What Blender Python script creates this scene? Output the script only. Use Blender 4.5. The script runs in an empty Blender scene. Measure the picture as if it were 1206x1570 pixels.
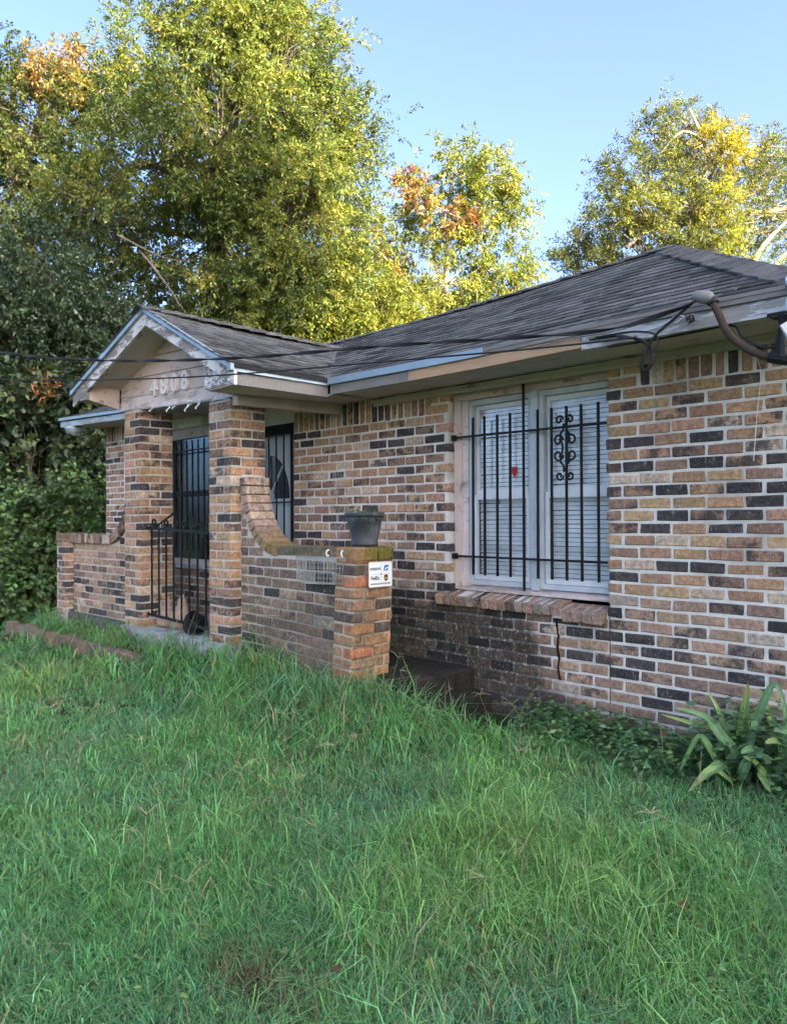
import bpy, bmesh, math, random
import numpy as np
from mathutils import Vector, Matrix

R = math.radians
random.seed(4808)
RNG = np.random.default_rng(4808)
SC = bpy.context.scene
COL = SC.collection

# ------------------------------------------------------------------ camera, sky, sun, exposure
CAMLOC = Vector((0.0, -4.36, 1.40))
C_F = Vector((-0.7158, 0.6983, 0.0084)).normalized()
C_U = Vector((0.0102, -0.0016, 0.9999))
C_R = C_F.cross(C_U).normalized()
C_U = C_R.cross(C_F).normalized()
cam_data = bpy.data.cameras.new('camera')
cam = bpy.data.objects.new('camera', cam_data)
COL.objects.link(cam)
cam_data.sensor_fit = 'VERTICAL'
cam_data.sensor_height = 36.0
cam_data.lens = 27.287
cam_data.clip_start = 0.05
cam_data.clip_end = 3000.0
m3 = Matrix((C_R, C_U, -C_F)).transposed()
cam.matrix_world = Matrix.Translation(CAMLOC) @ m3.to_4x4()
SC.camera = cam

SUN_EL = 24.0
SUN_TRAVEL = Vector((-0.985, 0.08, 0.0)).normalized()      # plan direction in which the light travels
world = bpy.data.worlds.new('World')
SC.world = world
world.use_nodes = True
wn = world.node_tree
wn.nodes.clear()
sky = wn.nodes.new('ShaderNodeTexSky')
sky.sky_type = 'NISHITA'
sky.sun_disc = False
sky.sun_elevation = R(SUN_EL)
sky.sun_rotation = math.atan2(-SUN_TRAVEL.x, -SUN_TRAVEL.y)
sky.altitude = 0
sky.air_density = 0.5
sky.dust_density = 4.0
sky.ozone_density = 1.9
bg = wn.nodes.new('ShaderNodeBackground')
bg.inputs['Strength'].default_value = 0.15
wo = wn.nodes.new('ShaderNodeOutputWorld')
wn.links.new(sky.outputs[0], bg.inputs['Color'])
wn.links.new(bg.outputs[0], wo.inputs['Surface'])

sun_data = bpy.data.lights.new('sun', 'SUN')
sun_data.energy = 4.9
sun_data.angle = R(0.5)
sun_data.color = (1.0, 0.86, 0.60)
sun = bpy.data.objects.new('sun', sun_data)
COL.objects.link(sun)
sun_dir = Vector((SUN_TRAVEL.x * math.cos(R(SUN_EL)), SUN_TRAVEL.y * math.cos(R(SUN_EL)), -math.sin(R(SUN_EL))))
sun.rotation_euler = sun_dir.to_track_quat('-Z', 'Y').to_euler()
sun.location = (20, -10, 20)

vs = SC.view_settings
vs.view_transform = 'Standard'
vs.look = 'None'
vs.exposure = 2.5
vs.gamma = 1.0
vs.use_curve_mapping = False
SC.cycles.max_bounces = 4
SC.cycles.adaptive_threshold = 0.03
SC.cycles.transparent_max_bounces = 12

# ------------------------------------------------------------------ helpers: objects
def link(o, parent=None):
    COL.objects.link(o)
    if parent is not None:
        o.parent = parent
    return o

def tag(o, label=None, cat=None, group=None, kind=None):
    if label: o['label'] = label
    if cat: o['category'] = cat
    if group: o['group'] = group
    if kind: o['kind'] = kind
    return o

def empty(name, loc=(0, 0, 0), label=None, cat=None, group=None):
    o = bpy.data.objects.new(name, None)
    o.location = loc
    o.empty_display_size = 0.1
    link(o)
    return tag(o, label, cat, group)

def mesh_obj(name, verts, faces, mat, parent=None, tint=None, smooth=False):
    me = bpy.data.meshes.new(name)
    me.from_pydata([tuple(v) for v in verts], [], faces)
    if tint is not None:
        a = me.attributes.new('tint', 'FLOAT_COLOR', 'POINT')
        arr = np.asarray(tint, dtype=np.float32)
        if arr.ndim == 1:
            arr = np.tile(arr, (len(verts), 1))
        a.data.foreach_set('color', arr.ravel())
    if mat: me.materials.append(mat)
    if smooth:
        me.polygons.foreach_set('use_smooth', [True] * len(me.polygons))
    me.update()
    o = bpy.data.objects.new(name, me)
    link(o, parent)
    if parent is not None and parent.matrix_world != Matrix.Identity(4):
        pass
    return o

def quad_mesh(name, V, mat, parent=None, tint=None, nper=4, smooth=False):
    """V: (N, nper, 3) array, each row a polygon. Fast numpy build."""
    n = V.shape[0]
    me = bpy.data.meshes.new(name)
    me.vertices.add(n * nper)
    me.vertices.foreach_set('co', V.astype(np.float32).ravel())
    me.loops.add(n * nper)
    me.loops.foreach_set('vertex_index', np.arange(n * nper, dtype=np.int32))
    me.polygons.add(n)
    me.polygons.foreach_set('loop_start', np.arange(0, n * nper, nper, dtype=np.int32))
    if smooth:
        me.polygons.foreach_set('use_smooth', np.ones(n, dtype=bool))
    if tint is not None:
        a = me.attributes.new('tint', 'FLOAT_COLOR', 'POINT')
        a.data.foreach_set('color', np.repeat(tint.astype(np.float32), nper, axis=0).ravel())
    me.materials.append(mat)
    me.update(calc_edges=True)
    me.validate()
    o = bpy.data.objects.new(name, me)
    return link(o, parent)

class MB:
    def __init__(s): s.v = []; s.f = []; s.t = []
    def add(s, verts, faces, tint=None):
        b = len(s.v)
        s.v += [tuple(v) for v in verts]
        s.f += [tuple(i + b for i in f) for f in faces]
        if tint is not None: s.t += [tint] * len(verts)
        return s
    def box(s, x0, x1, y0, y1, z0, z1, tint=None):
        v = [(x0, y0, z0), (x1, y0, z0), (x1, y1, z0), (x0, y1, z0), (x0, y0, z1), (x1, y0, z1), (x1, y1, z1), (x0, y1, z1)]
        return s.add(v, [(3, 2, 1, 0), (4, 5, 6, 7), (0, 1, 5, 4), (1, 2, 6, 5), (2, 3, 7, 6), (3, 0, 4, 7)], tint)
    def hexa(s, v, tint=None):
        return s.add(v, [(3, 2, 1, 0), (4, 5, 6, 7), (0, 1, 5, 4), (1, 2, 6, 5), (2, 3, 7, 6), (3, 0, 4, 7)], tint)
    def prism(s, poly, axis, a, b, tint=None):
        """extrude 2-D polygon along axis ('x': poly=(y,z); 'y': poly=(x,z); 'z': poly=(x,y))"""
        n = len(poly)
        def P(p, h):
            if axis == 'x': return (h, p[0], p[1])
            if axis == 'y': return (p[0], h, p[1])
            return (p[0], p[1], h)
        v = [P(p, a) for p in poly] + [P(p, b) for p in poly]
        f = [tuple(range(n)), tuple(range(2 * n - 1, n - 1, -1))]
        for i in range(n):
            j = (i + 1) % n
            f.append((i, i + n, j + n, j))
        return s.add(v, f, tint)
    def tube(s, pts, rad, n=6, cap=True, tint=None, flat=None):
        pts = [Vector(p) for p in pts]
        if not hasattr(rad, '__len__'): rad = [rad] * len(pts)
        rings = []
        prev = None
        for i, p in enumerate(pts):
            d = (pts[min(i + 1, len(pts) - 1)] - pts[max(i - 1, 0)])
            if d.length < 1e-9: d = Vector((0, 0, 1))
            d.normalize()
            if prev is None:
                a = Vector((0, 0, 1)) if abs(d.z) < 0.9 else Vector((1, 0, 0))
                e1 = (a - d * a.dot(d)).normalized()
            else:
                e1 = prev - d * prev.dot(d)
                e1 = e1.normalized() if e1.length > 1e-6 else Vector((1, 0, 0))
            prev = e1
            e2 = d.cross(e1)
            ph = math.pi / n if n == 4 else 0
            rings.append([p + (e1 * math.cos(2 * math.pi * k / n + ph) + e2 * math.sin(2 * math.pi * k / n + ph)) * rad[i] for k in range(n)])
        v = [q for r in rings for q in r]
        f = []
        for i in range(len(rings) - 1):
            for k in range(n):
                a = i * n + k; b = i * n + (k + 1) % n
                f.append((a, b, b + n, a + n))
        if cap:
            f.append(tuple(reversed(range(n))))
            f.append(tuple(range((len(rings) - 1) * n, len(rings) * n)))
        return s.add(v, f, tint)
    def lathe(s, prof, n=24, c=(0, 0, 0), tint=None):
        v = []; f = []
        for (r, z) in prof:
            for k in range(n):
                a = 2 * math.pi * k / n
                v.append((c[0] + r * math.cos(a), c[1] + r * math.sin(a), c[2] + z))
        for i in range(len(prof) - 1):
            for k in range(n):
                a = i * n + k; b = i * n + (k + 1) % n
                f.append((a, b, b + n, a + n))
        return s.add(v, f, tint)
    def build(s, name, mat, parent=None, smooth=False, origin=None):
        v = s.v
        if origin is not None:
            o = Vector(origin)
            v = [tuple(Vector(p) - o) for p in v]
        ob = mesh_obj(name, v, s.f, mat, parent, np.array(s.t, dtype=np.float32) if s.t else None, smooth)
        if origin is not None: ob.location = origin
        return ob

def bez(p0, p1, p2, p3, n=8):
    p0, p1, p2, p3 = map(Vector, (p0, p1, p2, p3))
    return [p0 * (1 - t) ** 3 + p1 * 3 * t * (1 - t) ** 2 + p2 * 3 * t * t * (1 - t) + p3 * t ** 3 for t in [i / n for i in range(n + 1)]]

def smooth_path(pts, sub=4):
    pts = [Vector(p) for p in pts]
    out = []
    for i in range(len(pts) - 1):
        a = pts[max(i - 1, 0)]; b = pts[i]; c = pts[i + 1]; d = pts[min(i + 2, len(pts) - 1)]
        for k in range(sub):
            t = k / sub
            out.append(0.5 * ((2 * b) + (c - a) * t + (2 * a - 5 * b + 4 * c - d) * t * t + (3 * b - a - 3 * c + d) * t ** 3))
    out.append(pts[-1])
    return out

def px(P):
    """projected image position and size scale (used only to rank pieces by how large they show)"""
    d = Vector(P) - CAMLOC
    z = max(d.dot(C_F), 0.05)
    return d.dot(C_R) / z, d.dot(C_U) / z, z

def in_view(P, m=0.05):
    u, v, z = px(P)
    return z > 0.1 and abs(u) < 0.507 + m and abs(v) < 0.66 + m

# ------------------------------------------------------------------ helpers: materials
class NT:
    def __init__(s, name):
        s.m = bpy.data.materials.new(name)
        s.m.use_nodes = True
        s.t = s.m.node_tree
        s.t.nodes.clear()
        s.out = s.t.nodes.new('ShaderNodeOutputMaterial')
    def n(s, typ, props=None, **inp):
        nd = s.t.nodes.new('ShaderNode' + typ)
        for k, v in (props or {}).items(): setattr(nd, k, v)
        for k, v in inp.items():
            key = int(k[1:]) if k[0] == 'i' and k[1:].isdigit() else k.replace('_', ' ')
            s.set(nd.inputs[key], v)
        return nd
    def set(s, sock, v):
        if isinstance(v, bpy.types.NodeSocket): s.t.links.new(v, sock)
        elif isinstance(v, bpy.types.Node): s.t.links.new(v.outputs[0], sock)
        else:
            if isinstance(v, (tuple, list)) and len(v) == 3 and sock.type == 'RGBA': v = (*v, 1)
            sock.default_value = v
    def math(s, op, a, b=0.0, c=0.0, clamp=False):
        nd = s.n('Math', {'operation': op, 'use_clamp': clamp}, i0=a, i1=b, i2=c)
        return nd.outputs[0]
    def ramp(s, fac, lo, hi):
        nd = s.n('MapRange', {'clamp': True, 'interpolation_type': 'SMOOTHSTEP'}, i0=fac, i1=lo, i2=hi, i3=0.0, i4=1.0)
        return nd.outputs[0]
    def mix(s, fac, a, b, mode='MIX'):
        nd = s.n('Mix', {'data_type': 'RGBA', 'blend_type': mode, 'clamp_factor': True})
        s.set(nd.inputs[0], fac); s.set(nd.inputs[6], a); s.set(nd.inputs[7], b)
        return nd.outputs[2]
    def noise(s, vec, scale, detail=4.0, rough=0.55):
        nd = s.n('TexNoise', None, Scale=scale, Detail=detail, Roughness=rough)
        if vec is not None: s.set(nd.inputs['Vector'], vec)
        return nd.outputs['Fac']
    def pos(s, sx=1, sy=1, sz=1):
        g = s.n('NewGeometry')
        if (sx, sy, sz) == (1, 1, 1): return g.outputs['Position']
        nd = s.n('VectorMath', {'operation': 'MULTIPLY'}, i0=g.outputs['Position'], i1=(sx, sy, sz))
        return nd.outputs[0]
    def xyz(s):
        nd = s.n('SeparateXYZ', None, i0=s.n('NewGeometry').outputs['Position'])
        return nd.outputs
    def attr(s, name='tint'):
        return s.n('Attribute', {'attribute_name': name}).outputs
    def bump(s, h, strength=0.4, dist=0.01):
        return s.n('Bump', None, Strength=strength, Distance=dist, Height=h).outputs[0]
    def finish(s, col, rough=0.8, metal=0.0, spec=0.3, normal=None, **kw):
        p = s.n('BsdfPrincipled')
        s.set(p.inputs['Base Color'], col); s.set(p.inputs['Roughness'], rough); s.set(p.inputs['Metallic'], metal)
        s.set(p.inputs['Specular IOR Level'], spec)
        if normal is not None: s.set(p.inputs['Normal'], normal)
        for k, v in kw.items(): s.set(p.inputs[k.replace('_', ' ')], v)
        s.t.links.new(p.outputs[0], s.out.inputs['Surface'])
        return s.m

def grime(k, col, strength=1.0):
    """black algae on the front wall low down beside the steps, with its own ragged shape"""
    x, y, z = k.xyz()
    a = k.math('MULTIPLY', k.math('SUBTRACT', 1.02, z), 1.9, clamp=True)
    b = k.math('MULTIPLY', k.math('SUBTRACT', -2.55, x), 1.0, clamp=True)
    c = k.math('MULTIPLY', k.math('ADD', x, 5.6), 1.0, clamp=True)
    m = k.math('MULTIPLY', k.math('MULTIPLY', a, b), c)
    nz = k.noise(k.pos(), 3.2, 6, 0.65)
    f = k.ramp(k.math('ADD', m, k.math('MULTIPLY', k.math('SUBTRACT', nz, 0.5), 1.1)), 0.20, 0.60)
    fine = k.noise(k.pos(), 40, 5, 0.7)
    f2 = k.math('MULTIPLY', f, k.ramp(fine, 0.25, 0.5))
    col = k.mix(k.math('MULTIPLY', f2, 0.88 * strength), col, (0.022, 0.023, 0.020))
    # pale lichen specks in the algae
    lich = k.math('MULTIPLY', k.math('MULTIPLY', m, k.ramp(k.noise(k.pos(), 55, 3, 0.6), 0.60, 0.68)), k.ramp(k.noise(k.pos(), 2.3, 2), 0.48, 0.6))
    col = k.mix(k.math('MULTIPLY', lich, 0.75 * strength), col, (0.26, 0.30, 0.25))
    gx = k.math('MULTIPLY', k.math('MULTIPLY', k.math('SUBTRACT', -3.65, x), 2.2, clamp=True), a)
    grn = k.math('MULTIPLY', gx, k.ramp(k.noise(k.pos(), 7, 5, 0.65), 0.47, 0.62))
    col = k.mix(k.math('MULTIPLY', grn, 0.55 * strength), col, (0.085, 0.115, 0.075))
    # soil splash just above the ground everywhere along the walls
    d = k.math('MULTIPLY', k.math('SUBTRACT', 0.62, z), 1.4, clamp=True)
    d = k.ramp(k.math('ADD', d, k.math('MULTIPLY', k.math('SUBTRACT', nz, 0.5), 0.7)), 0.25, 0.95)
    col = k.mix(k.math('MULTIPLY', d, 0.55), col, (0.10, 0.085, 0.07))
    # white lime streaks running down near the porch
    sx_ = k.math('ABSOLUTE', k.math('SUBTRACT', k.math('ADD', x, k.math('MULTIPLY', k.math('SUBTRACT', k.noise(k.pos(0, 0, 3), 1.0, 2), 0.5), 0.15)), -5.16))
    e1 = k.ramp(sx_, 0.20, 0.02)
    e = k.math('MULTIPLY', k.math('MULTIPLY', e1, k.ramp(k.noise(k.pos(30, 30, 5), 1.0, 4, 0.7), 0.45, 0.72)), k.ramp(z, 1.0, 1.5))
    col = k.mix(k.math('MULTIPLY', e, 0.7), col, (0.55, 0.55, 0.54))
    return col

def mat_brick(name, dirty, amt=1.0):
    k = NT(name)
    at = k.attr()
    col, flash = at['Color'], at['Alpha']
    v1 = k.noise(k.pos(1, 1, 1), 34, 8, 0.75)
    v2 = k.noise(k.pos(46, 46, 13), 1.0, 6, 0.72)          # vertical drag marks of wire cut brick
    v3 = k.noise(k.pos(9, 9, 16), 1.0, 4, 0.6)
    col = k.mix(0.85, col, k.mix(k.ramp(v1, 0.28, 0.72), (0.42, 0.40, 0.40), (1.5, 1.47, 1.45)), 'MULTIPLY')
    col = k.mix(k.math('MULTIPLY', k.ramp(v3, 0.52, 0.66), 0.45), col, k.mix(1.0, col, (1.5, 1.25, 0.95), 'MULTIPLY'))
    fm = k.math('MULTIPLY', flash, k.ramp(k.noise(k.pos(7, 7, 9), 1.0, 6, 0.7), 0.44, 0.58))
    col = k.mix(k.math('MULTIPLY', fm, 0.85), col, (0.04, 0.037, 0.04))
    col = k.mix(k.math('MULTIPLY', k.ramp(v2, 0.56, 0.70), 0.50), col, (0.50, 0.43, 0.35))
    col = k.mix(k.math('MULTIPLY', k.ramp(v2, 0.44, 0.30), 0.45), col, (0.07, 0.052, 0.046))
    sp = k.ramp(k.noise(k.pos(), 110, 4, 0.65), 0.60, 0.70)
    col = k.mix(k.math('MULTIPLY', sp, 0.55), col, (0.55, 0.52, 0.48))
    sm = k.ramp(k.noise(k.pos(5, 5, 11), 1.3, 8, 0.75), 0.58, 0.66)      # lime smeared over the face
    col = k.mix(k.math('MULTIPLY', sm, 0.26), col, (0.56, 0.53, 0.50))
    if dirty: col = grime(k, col, amt)
    h = k.math('ADD', k.math('MULTIPLY', v1, 0.6), k.math('MULTIPLY', v2, 0.6))
    return k.finish(col, 0.9, spec=0.15, normal=k.bump(h, 0.9, 0.008))

def mat_mortar(name, base, dirty, amt=1.0):
    k = NT(name)
    n1 = k.noise(k.pos(), 30, 6, 0.7)
    n2 = k.noise(k.pos(), 2.0, 4)
    col = k.mix(n1, tuple(c * 0.62 for c in base), tuple(min(1, c * 1.2) for c in base))
    col = k.mix(k.math('MULTIPLY', k.ramp(n2, 0.48, 0.68), 0.5), col, (0.26, 0.215, 0.175))
    if dirty: col = grime(k, col, amt)
    return k.finish(col, 0.95, spec=0.1, normal=k.bump(n1, 0.8, 0.008))

def mat_flat(name, base, rough=0.7, spec=0.3, var=0.25, scale=20, metal=0.0, dirt=None, dirt_amt=0.4, bump=0.2):
    k = NT(name)
    n1 = k.noise(k.pos(), scale, 5, 0.65)
    col = k.mix(n1, tuple(c * (1 - var) for c in base), tuple(min(1, c * (1 + var)) for c in base))
    if dirt:
        n2 = k.noise(k.pos(1, 1, 0.5), 6, 6, 0.7)
        col = k.mix(k.math('MULTIPLY', k.ramp(n2, 0.48, 0.7), dirt_amt), col, dirt)
    return k.finish(col, rough, metal, spec, normal=k.bump(n1, bump, 0.004))

def mat_paint(name, paint, wood, peel=0.5, dirt=(0.12, 0.10, 0.09), axis='x'):
    """old paint flaking from grey wood: the flakes have their own edges"""
    k = NT(name)
    st = {'x': (1.2, 20, 20), 'y': (20, 1.2, 20), 'z': (20, 20, 1.2)}[axis]
    grain = k.noise(k.pos(*st), 3.0, 6, 0.7)
    w = k.mix(grain, tuple(c * 0.5 for c in wood), tuple(min(1, c * 1.35) for c in wood))
    n = k.noise(k.pos(2.2 if axis == 'x' else 6, 2.2 if axis == 'y' else 6, 9), 1.6, 8, 0.72)
    f = k.ramp(n, 0.62 - peel * 0.35, 0.66 - peel * 0.35)
    p = k.mix(k.noise(k.pos(), 9, 4), tuple(c * 0.82 for c in paint), paint)
    col = k.mix(f, p, w)
    d = k.ramp(k.noise(k.pos(3, 3, 2), 2.0, 6, 0.7), 0.5, 0.75)
    col = k.mix(k.math('MULTIPLY', d, 0.35), col, dirt)
    h = k.math('ADD', k.math('MULTIPLY', grain, 0.4), k.math('MULTIPLY', k.math('SUBTRACT', 1.0, f), 0.6))
    return k.finish(col, 0.75, spec=0.25, normal=k.bump(h, 0.5, 0.004))

def mat_leaf(name, trans=0.35, rough=0.5, spec=0.35, veins=False):
    k = NT(name)
    col = k.attr()['Color']
    if veins:
        col = k.mix(0.5, col, k.mix(k.noise(k.pos(), 30, 4), (0.55, 0.6, 0.5), (1.5, 1.45, 1.5)), 'MULTIPLY')
    p = k.n('BsdfPrincipled', None, Base_Color=col, Roughness=rough, Specular_IOR_Level=spec)
    t = k.n('BsdfTranslucent', None, Color=k.mix(1.0, col, (1.25, 1.3, 0.6), 'MULTIPLY'))
    mx = k.n('MixShader', None, i0=trans, i1=p, i2=t)
    k.t.links.new(mx.outputs[0], k.out.inputs['Surface'])
    return k.m

def mat_bark(name, a, b):
    k = NT(name)
    n = k.noise(k.pos(8, 8, 2), 2.0, 7, 0.7)
    col = k.mix(n, a, b)
    return k.finish(col, 0.95, spec=0.1, normal=k.bump(n, 0.8, 0.02))

M = {}
M['brick_wall'] = mat_brick('brick_wall_mat', True)
M['brick'] = mat_brick('brick_mat', True, 0.35)
M['brick_clean'] = mat_brick('brick_clean_mat', False)
M['mortar_wall'] = mat_mortar('mortar_wall_mat', (0.76, 0.73, 0.665), True)
M['mortar'] = mat_mortar('mortar_mat', (0.58, 0.53, 0.46), True, 0.45)
M['mortar_clean'] = mat_mortar('mortar_clean_mat', (0.50, 0.43, 0.34), False)
M['pink'] = mat_paint('pink_paint', (0.66, 0.52, 0.46), (0.30, 0.24, 0.20), 0.12)
M['tan'] = mat_paint('tan_paint', (0.58, 0.485, 0.43), (0.24, 0.19, 0.15), 0.05)
M['pinkwhite'] = mat_paint('pale_pink_paint', (0.70, 0.59, 0.55), (0.46, 0.39, 0.34), 0.22)
M['whitepeel'] = mat_paint('white_peeling_paint', (0.68, 0.655, 0.63), (0.26, 0.235, 0.21), 0.42)
M['greywood'] = mat_paint('weathered_wood', (0.50, 0.50, 0.50), (0.22, 0.205, 0.19), 0.95)
M['whitewood'] = mat_paint('worn_white_board', (0.58, 0.60, 0.62), (0.34, 0.32, 0.30), 0.45)
M['newwood'] = mat_paint('bare_new_pine', (0.50, 0.34, 0.22), (0.47, 0.31, 0.19), 0.9, dirt=(0.30, 0.19, 0.12))
M['digit'] = mat_flat('digit_paint', (0.74, 0.68, 0.64), 0.6, 0.3, 0.08)
M['drip'] = mat_flat('blue_grey_metal', (0.27, 0.35, 0.40), 0.45, 0.5, 0.18, 6, 0.3, dirt=(0.14, 0.17, 0.19))
M['bluewhite'] = mat_paint('pale_blue_board', (0.42, 0.50, 0.53), (0.30, 0.33, 0.33), 0.35)
M['iron'] = mat_flat('black_iron', (0.009, 0.010, 0.011), 0.6, 0.25, 0.4, 30, 0.0, dirt=(0.03, 0.02, 0.015), dirt_amt=0.25)
M['alu'] = mat_flat('dull_aluminium', (0.52, 0.56, 0.58), 0.5, 0.5, 0.12, 14, 0.15, dirt=(0.30, 0.31, 0.31))
M['vinyl'] = mat_flat('white_vinyl', (0.66, 0.69, 0.70), 0.5, 0.4, 0.08, 10, dirt=(0.40, 0.41, 0.40), dirt_amt=0.3)
M['blind'] = mat_flat('blind_vinyl', (0.80, 0.83, 0.84), 0.6, 0.3, 0.06, 8)
M['concrete'] = mat_mortar('concrete_mat', (0.42, 0.43, 0.42), True)
M['darkstep'] = mat_flat('dirty_concrete', (0.042, 0.037, 0.032), 0.95, 0.1, 0.75, 38, dirt=(0.018, 0.018, 0.016), dirt_amt=0.9, bump=1.0)
M['footing'] = mat_flat('damp_footing', (0.13, 0.125, 0.115), 0.95, 0.1, 0.45, 16, dirt=(0.05, 0.05, 0.045), dirt_amt=0.7, bump=0.8)
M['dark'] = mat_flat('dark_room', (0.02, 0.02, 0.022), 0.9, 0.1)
M['doorpaint'] = mat_flat('grey_door_paint', (0.42, 0.47, 0.49), 0.6, 0.3, 0.1, 8, dirt=(0.25, 0.27, 0.28))
M['cable'] = mat_flat('black_cable', (0.02, 0.02, 0.021), 0.6, 0.3, 0.3, 40)
M['cablegrey'] = mat_flat('grey_cable', (0.16, 0.16, 0.16), 0.6, 0.3, 0.3, 40)
M['rust'] = mat_flat('rusty_pipe', (0.060, 0.042, 0.034), 0.85, 0.2, 0.4, 25, dirt=(0.36, 0.31, 0.26), dirt_amt=0.55, bump=0.5)
M['galv'] = mat_flat('dull_zinc', (0.22, 0.21, 0.20), 0.6, 0.4, 0.2, 25, 0.2, dirt=(0.14, 0.12, 0.10))
M['white'] = mat_flat('white_plastic', (0.75, 0.77, 0.77), 0.4, 0.4, 0.03, 10)
M['pot'] = mat_flat('grey_black_plastic_pot', (0.035, 0.04, 0.045), 0.5, 0.4, 0.3, 8, dirt=(0.20, 0.22, 0.24), dirt_amt=0.55)
M['clay'] = mat_flat('clay', (0.36, 0.26, 0.20), 0.8, 0.2, 0.25, 20, dirt=(0.22, 0.17, 0.13))
M['wire'] = mat_flat('galvanised_wire', (0.36, 0.37, 0.36), 0.5, 0.5, 0.2, 50, 0.4)
M['leaf'] = mat_leaf('tree_leaf', 0.35, 0.65, 0.18)
M['leafdark'] = mat_leaf('shrub_leaf', 0.22, 0.42, 0.45)
M['bigleaf'] = mat_leaf('strap_leaf', 0.25, 0.6, 0.2, veins=True)
M['grass'] = mat_leaf('grass_blade', 0.30, 0.65, 0.15)
M['bark'] = mat_bark('bark', (0.05, 0.042, 0.034), (0.20, 0.17, 0.14))
M['barkpale'] = mat_bark('pale_bark', (0.16, 0.13, 0.10), (0.42, 0.35, 0.27))

def mat_glass(name, tintc, rough=0.03, alpha=0.25):
    k = NT(name)
    g = k.n('BsdfGlossy', None, Color=(0.9, 0.95, 1.0, 1), Roughness=rough)
    t = k.n('BsdfTransparent', None, Color=(*tintc, 1))
    fr = k.n('LayerWeight', None, Blend=0.35)
    mx = k.n('MixShader', None, i0=k.math('ADD', k.math('MULTIPLY', fr.outputs['Fresnel'], 0.35), 0.02), i1=t, i2=g)
    d = k.n('BsdfDiffuse', None, Color=(0.35, 0.38, 0.38, 1))
    dust = k.math('MULTIPLY', k.ramp(k.noise(k.pos(), 5, 5, 0.65), 0.4, 0.75), alpha)
    m2 = k.n('MixShader', None, i0=dust, i1=mx, i2=d)
    k.t.links.new(m2.outputs[0], k.out.inputs['Surface'])
    return k.m
M['glass'] = mat_glass('window_glass', (0.975, 0.985, 0.99), 0.03, 0.10)
M['glassdark'] = mat_glass('dark_glass', (0.30, 0.40, 0.44), 0.05, 0.10)

def mat_shingle(name, a, b):
    k = NT(name)
    col = k.attr()['Color']
    n1 = k.noise(k.pos(), 160, 3, 0.7)
    n2 = k.noise(k.pos(3.2, 5, 5), 2.2, 6, 0.7)
    col = k.mix(0.8, col, k.mix(n1, (0.45, 0.45, 0.46), (1.55, 1.55, 1.55)), 'MULTIPLY')
    col = k.mix(k.math('MULTIPLY', k.ramp(n2, 0.48, 0.66), 0.7), col, a)
    col = k.mix(k.math('MULTIPLY', k.ramp(n2, 0.47, 0.33), 0.45), col, b)
    return k.finish(col, 0.92, spec=0.2, normal=k.bump(n1, 0.6, 0.004))
M['shingle'] = mat_shingle('asphalt_shingle', (0.026, 0.026, 0.026), (0.19, 0.18, 0.165))

# ------------------------------------------------------------------ ground
def bed(x, y):
    """soil heaped against the porch front behind the brick edging"""
    fx = np.clip((x + 10.2) / 0.5, 0, 1) * np.clip((-3.0 - x) / 0.7, 0, 1)
    fy = np.clip((y + 1.42) / 0.42, 0, 1); fy = fy * fy * (3 - 2 * fy)
    fy = fy * np.where(x > -3.93, np.clip((-0.74 - y) / 0.16, 0, 1), 1.0)
    return 0.23 * fx * fy * (y < 0.05)

def gz(x, y):
    return 0.02 * math.sin(x * 1.3 + 0.5) * math.sin(y * 1.7) + 0.012 * math.sin(x * 3.1 + y * 2.3)

def ground():
    xs = np.concatenate([np.linspace(-900, -30, 12), np.linspace(-24, 14, 120), np.linspace(20, 900, 12)])
    ys = np.concatenate([np.linspace(-900, -20, 12), np.linspace(-14, 12, 200), np.linspace(18, 900, 12)])
    X, Y = np.meshgrid(xs, ys)
    near = np.exp(-((X + 4) ** 2 + Y ** 2) / 260.0)
    Z = (0.02 * np.sin(X * 1.3 + 0.5) * np.sin(Y * 1.7) + 0.012 * np.sin(X * 3.1 + Y * 2.3)) * np.where((abs(X + 5) < 18) & (abs(Y) < 13), 1, 0)
    Z = Z + bed(X, Y)
    nx, ny = len(xs), len(ys)
    v = np.stack([X, Y, Z], -1).reshape(-1, 3)
    f = [(j * nx + i, j * nx + i + 1, (j + 1) * nx + i + 1, (j + 1) * nx + i) for j in range(ny - 1) for i in range(nx - 1)]
    k = NT('ground_soil_and_thatch')
    n = k.noise(k.pos(), 9, 6, 0.7)
    n2 = k.noise(k.pos(), 0.9, 4)
    col = k.mix(n, (0.018, 0.030, 0.012), (0.055, 0.075, 0.028))
    col = k.mix(k.math('MULTIPLY', k.ramp(n2, 0.55, 0.7), 0.5), col, (0.085, 0.065, 0.035))
    m = k.finish(col, 1.0, spec=0.05, normal=k.bump(n, 1.0, 0.03))
    o = mesh_obj('ground', v, f, m)
    tag(o, 'dark soil and thatch under the long front lawn', kind='structure')
ground()

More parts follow.
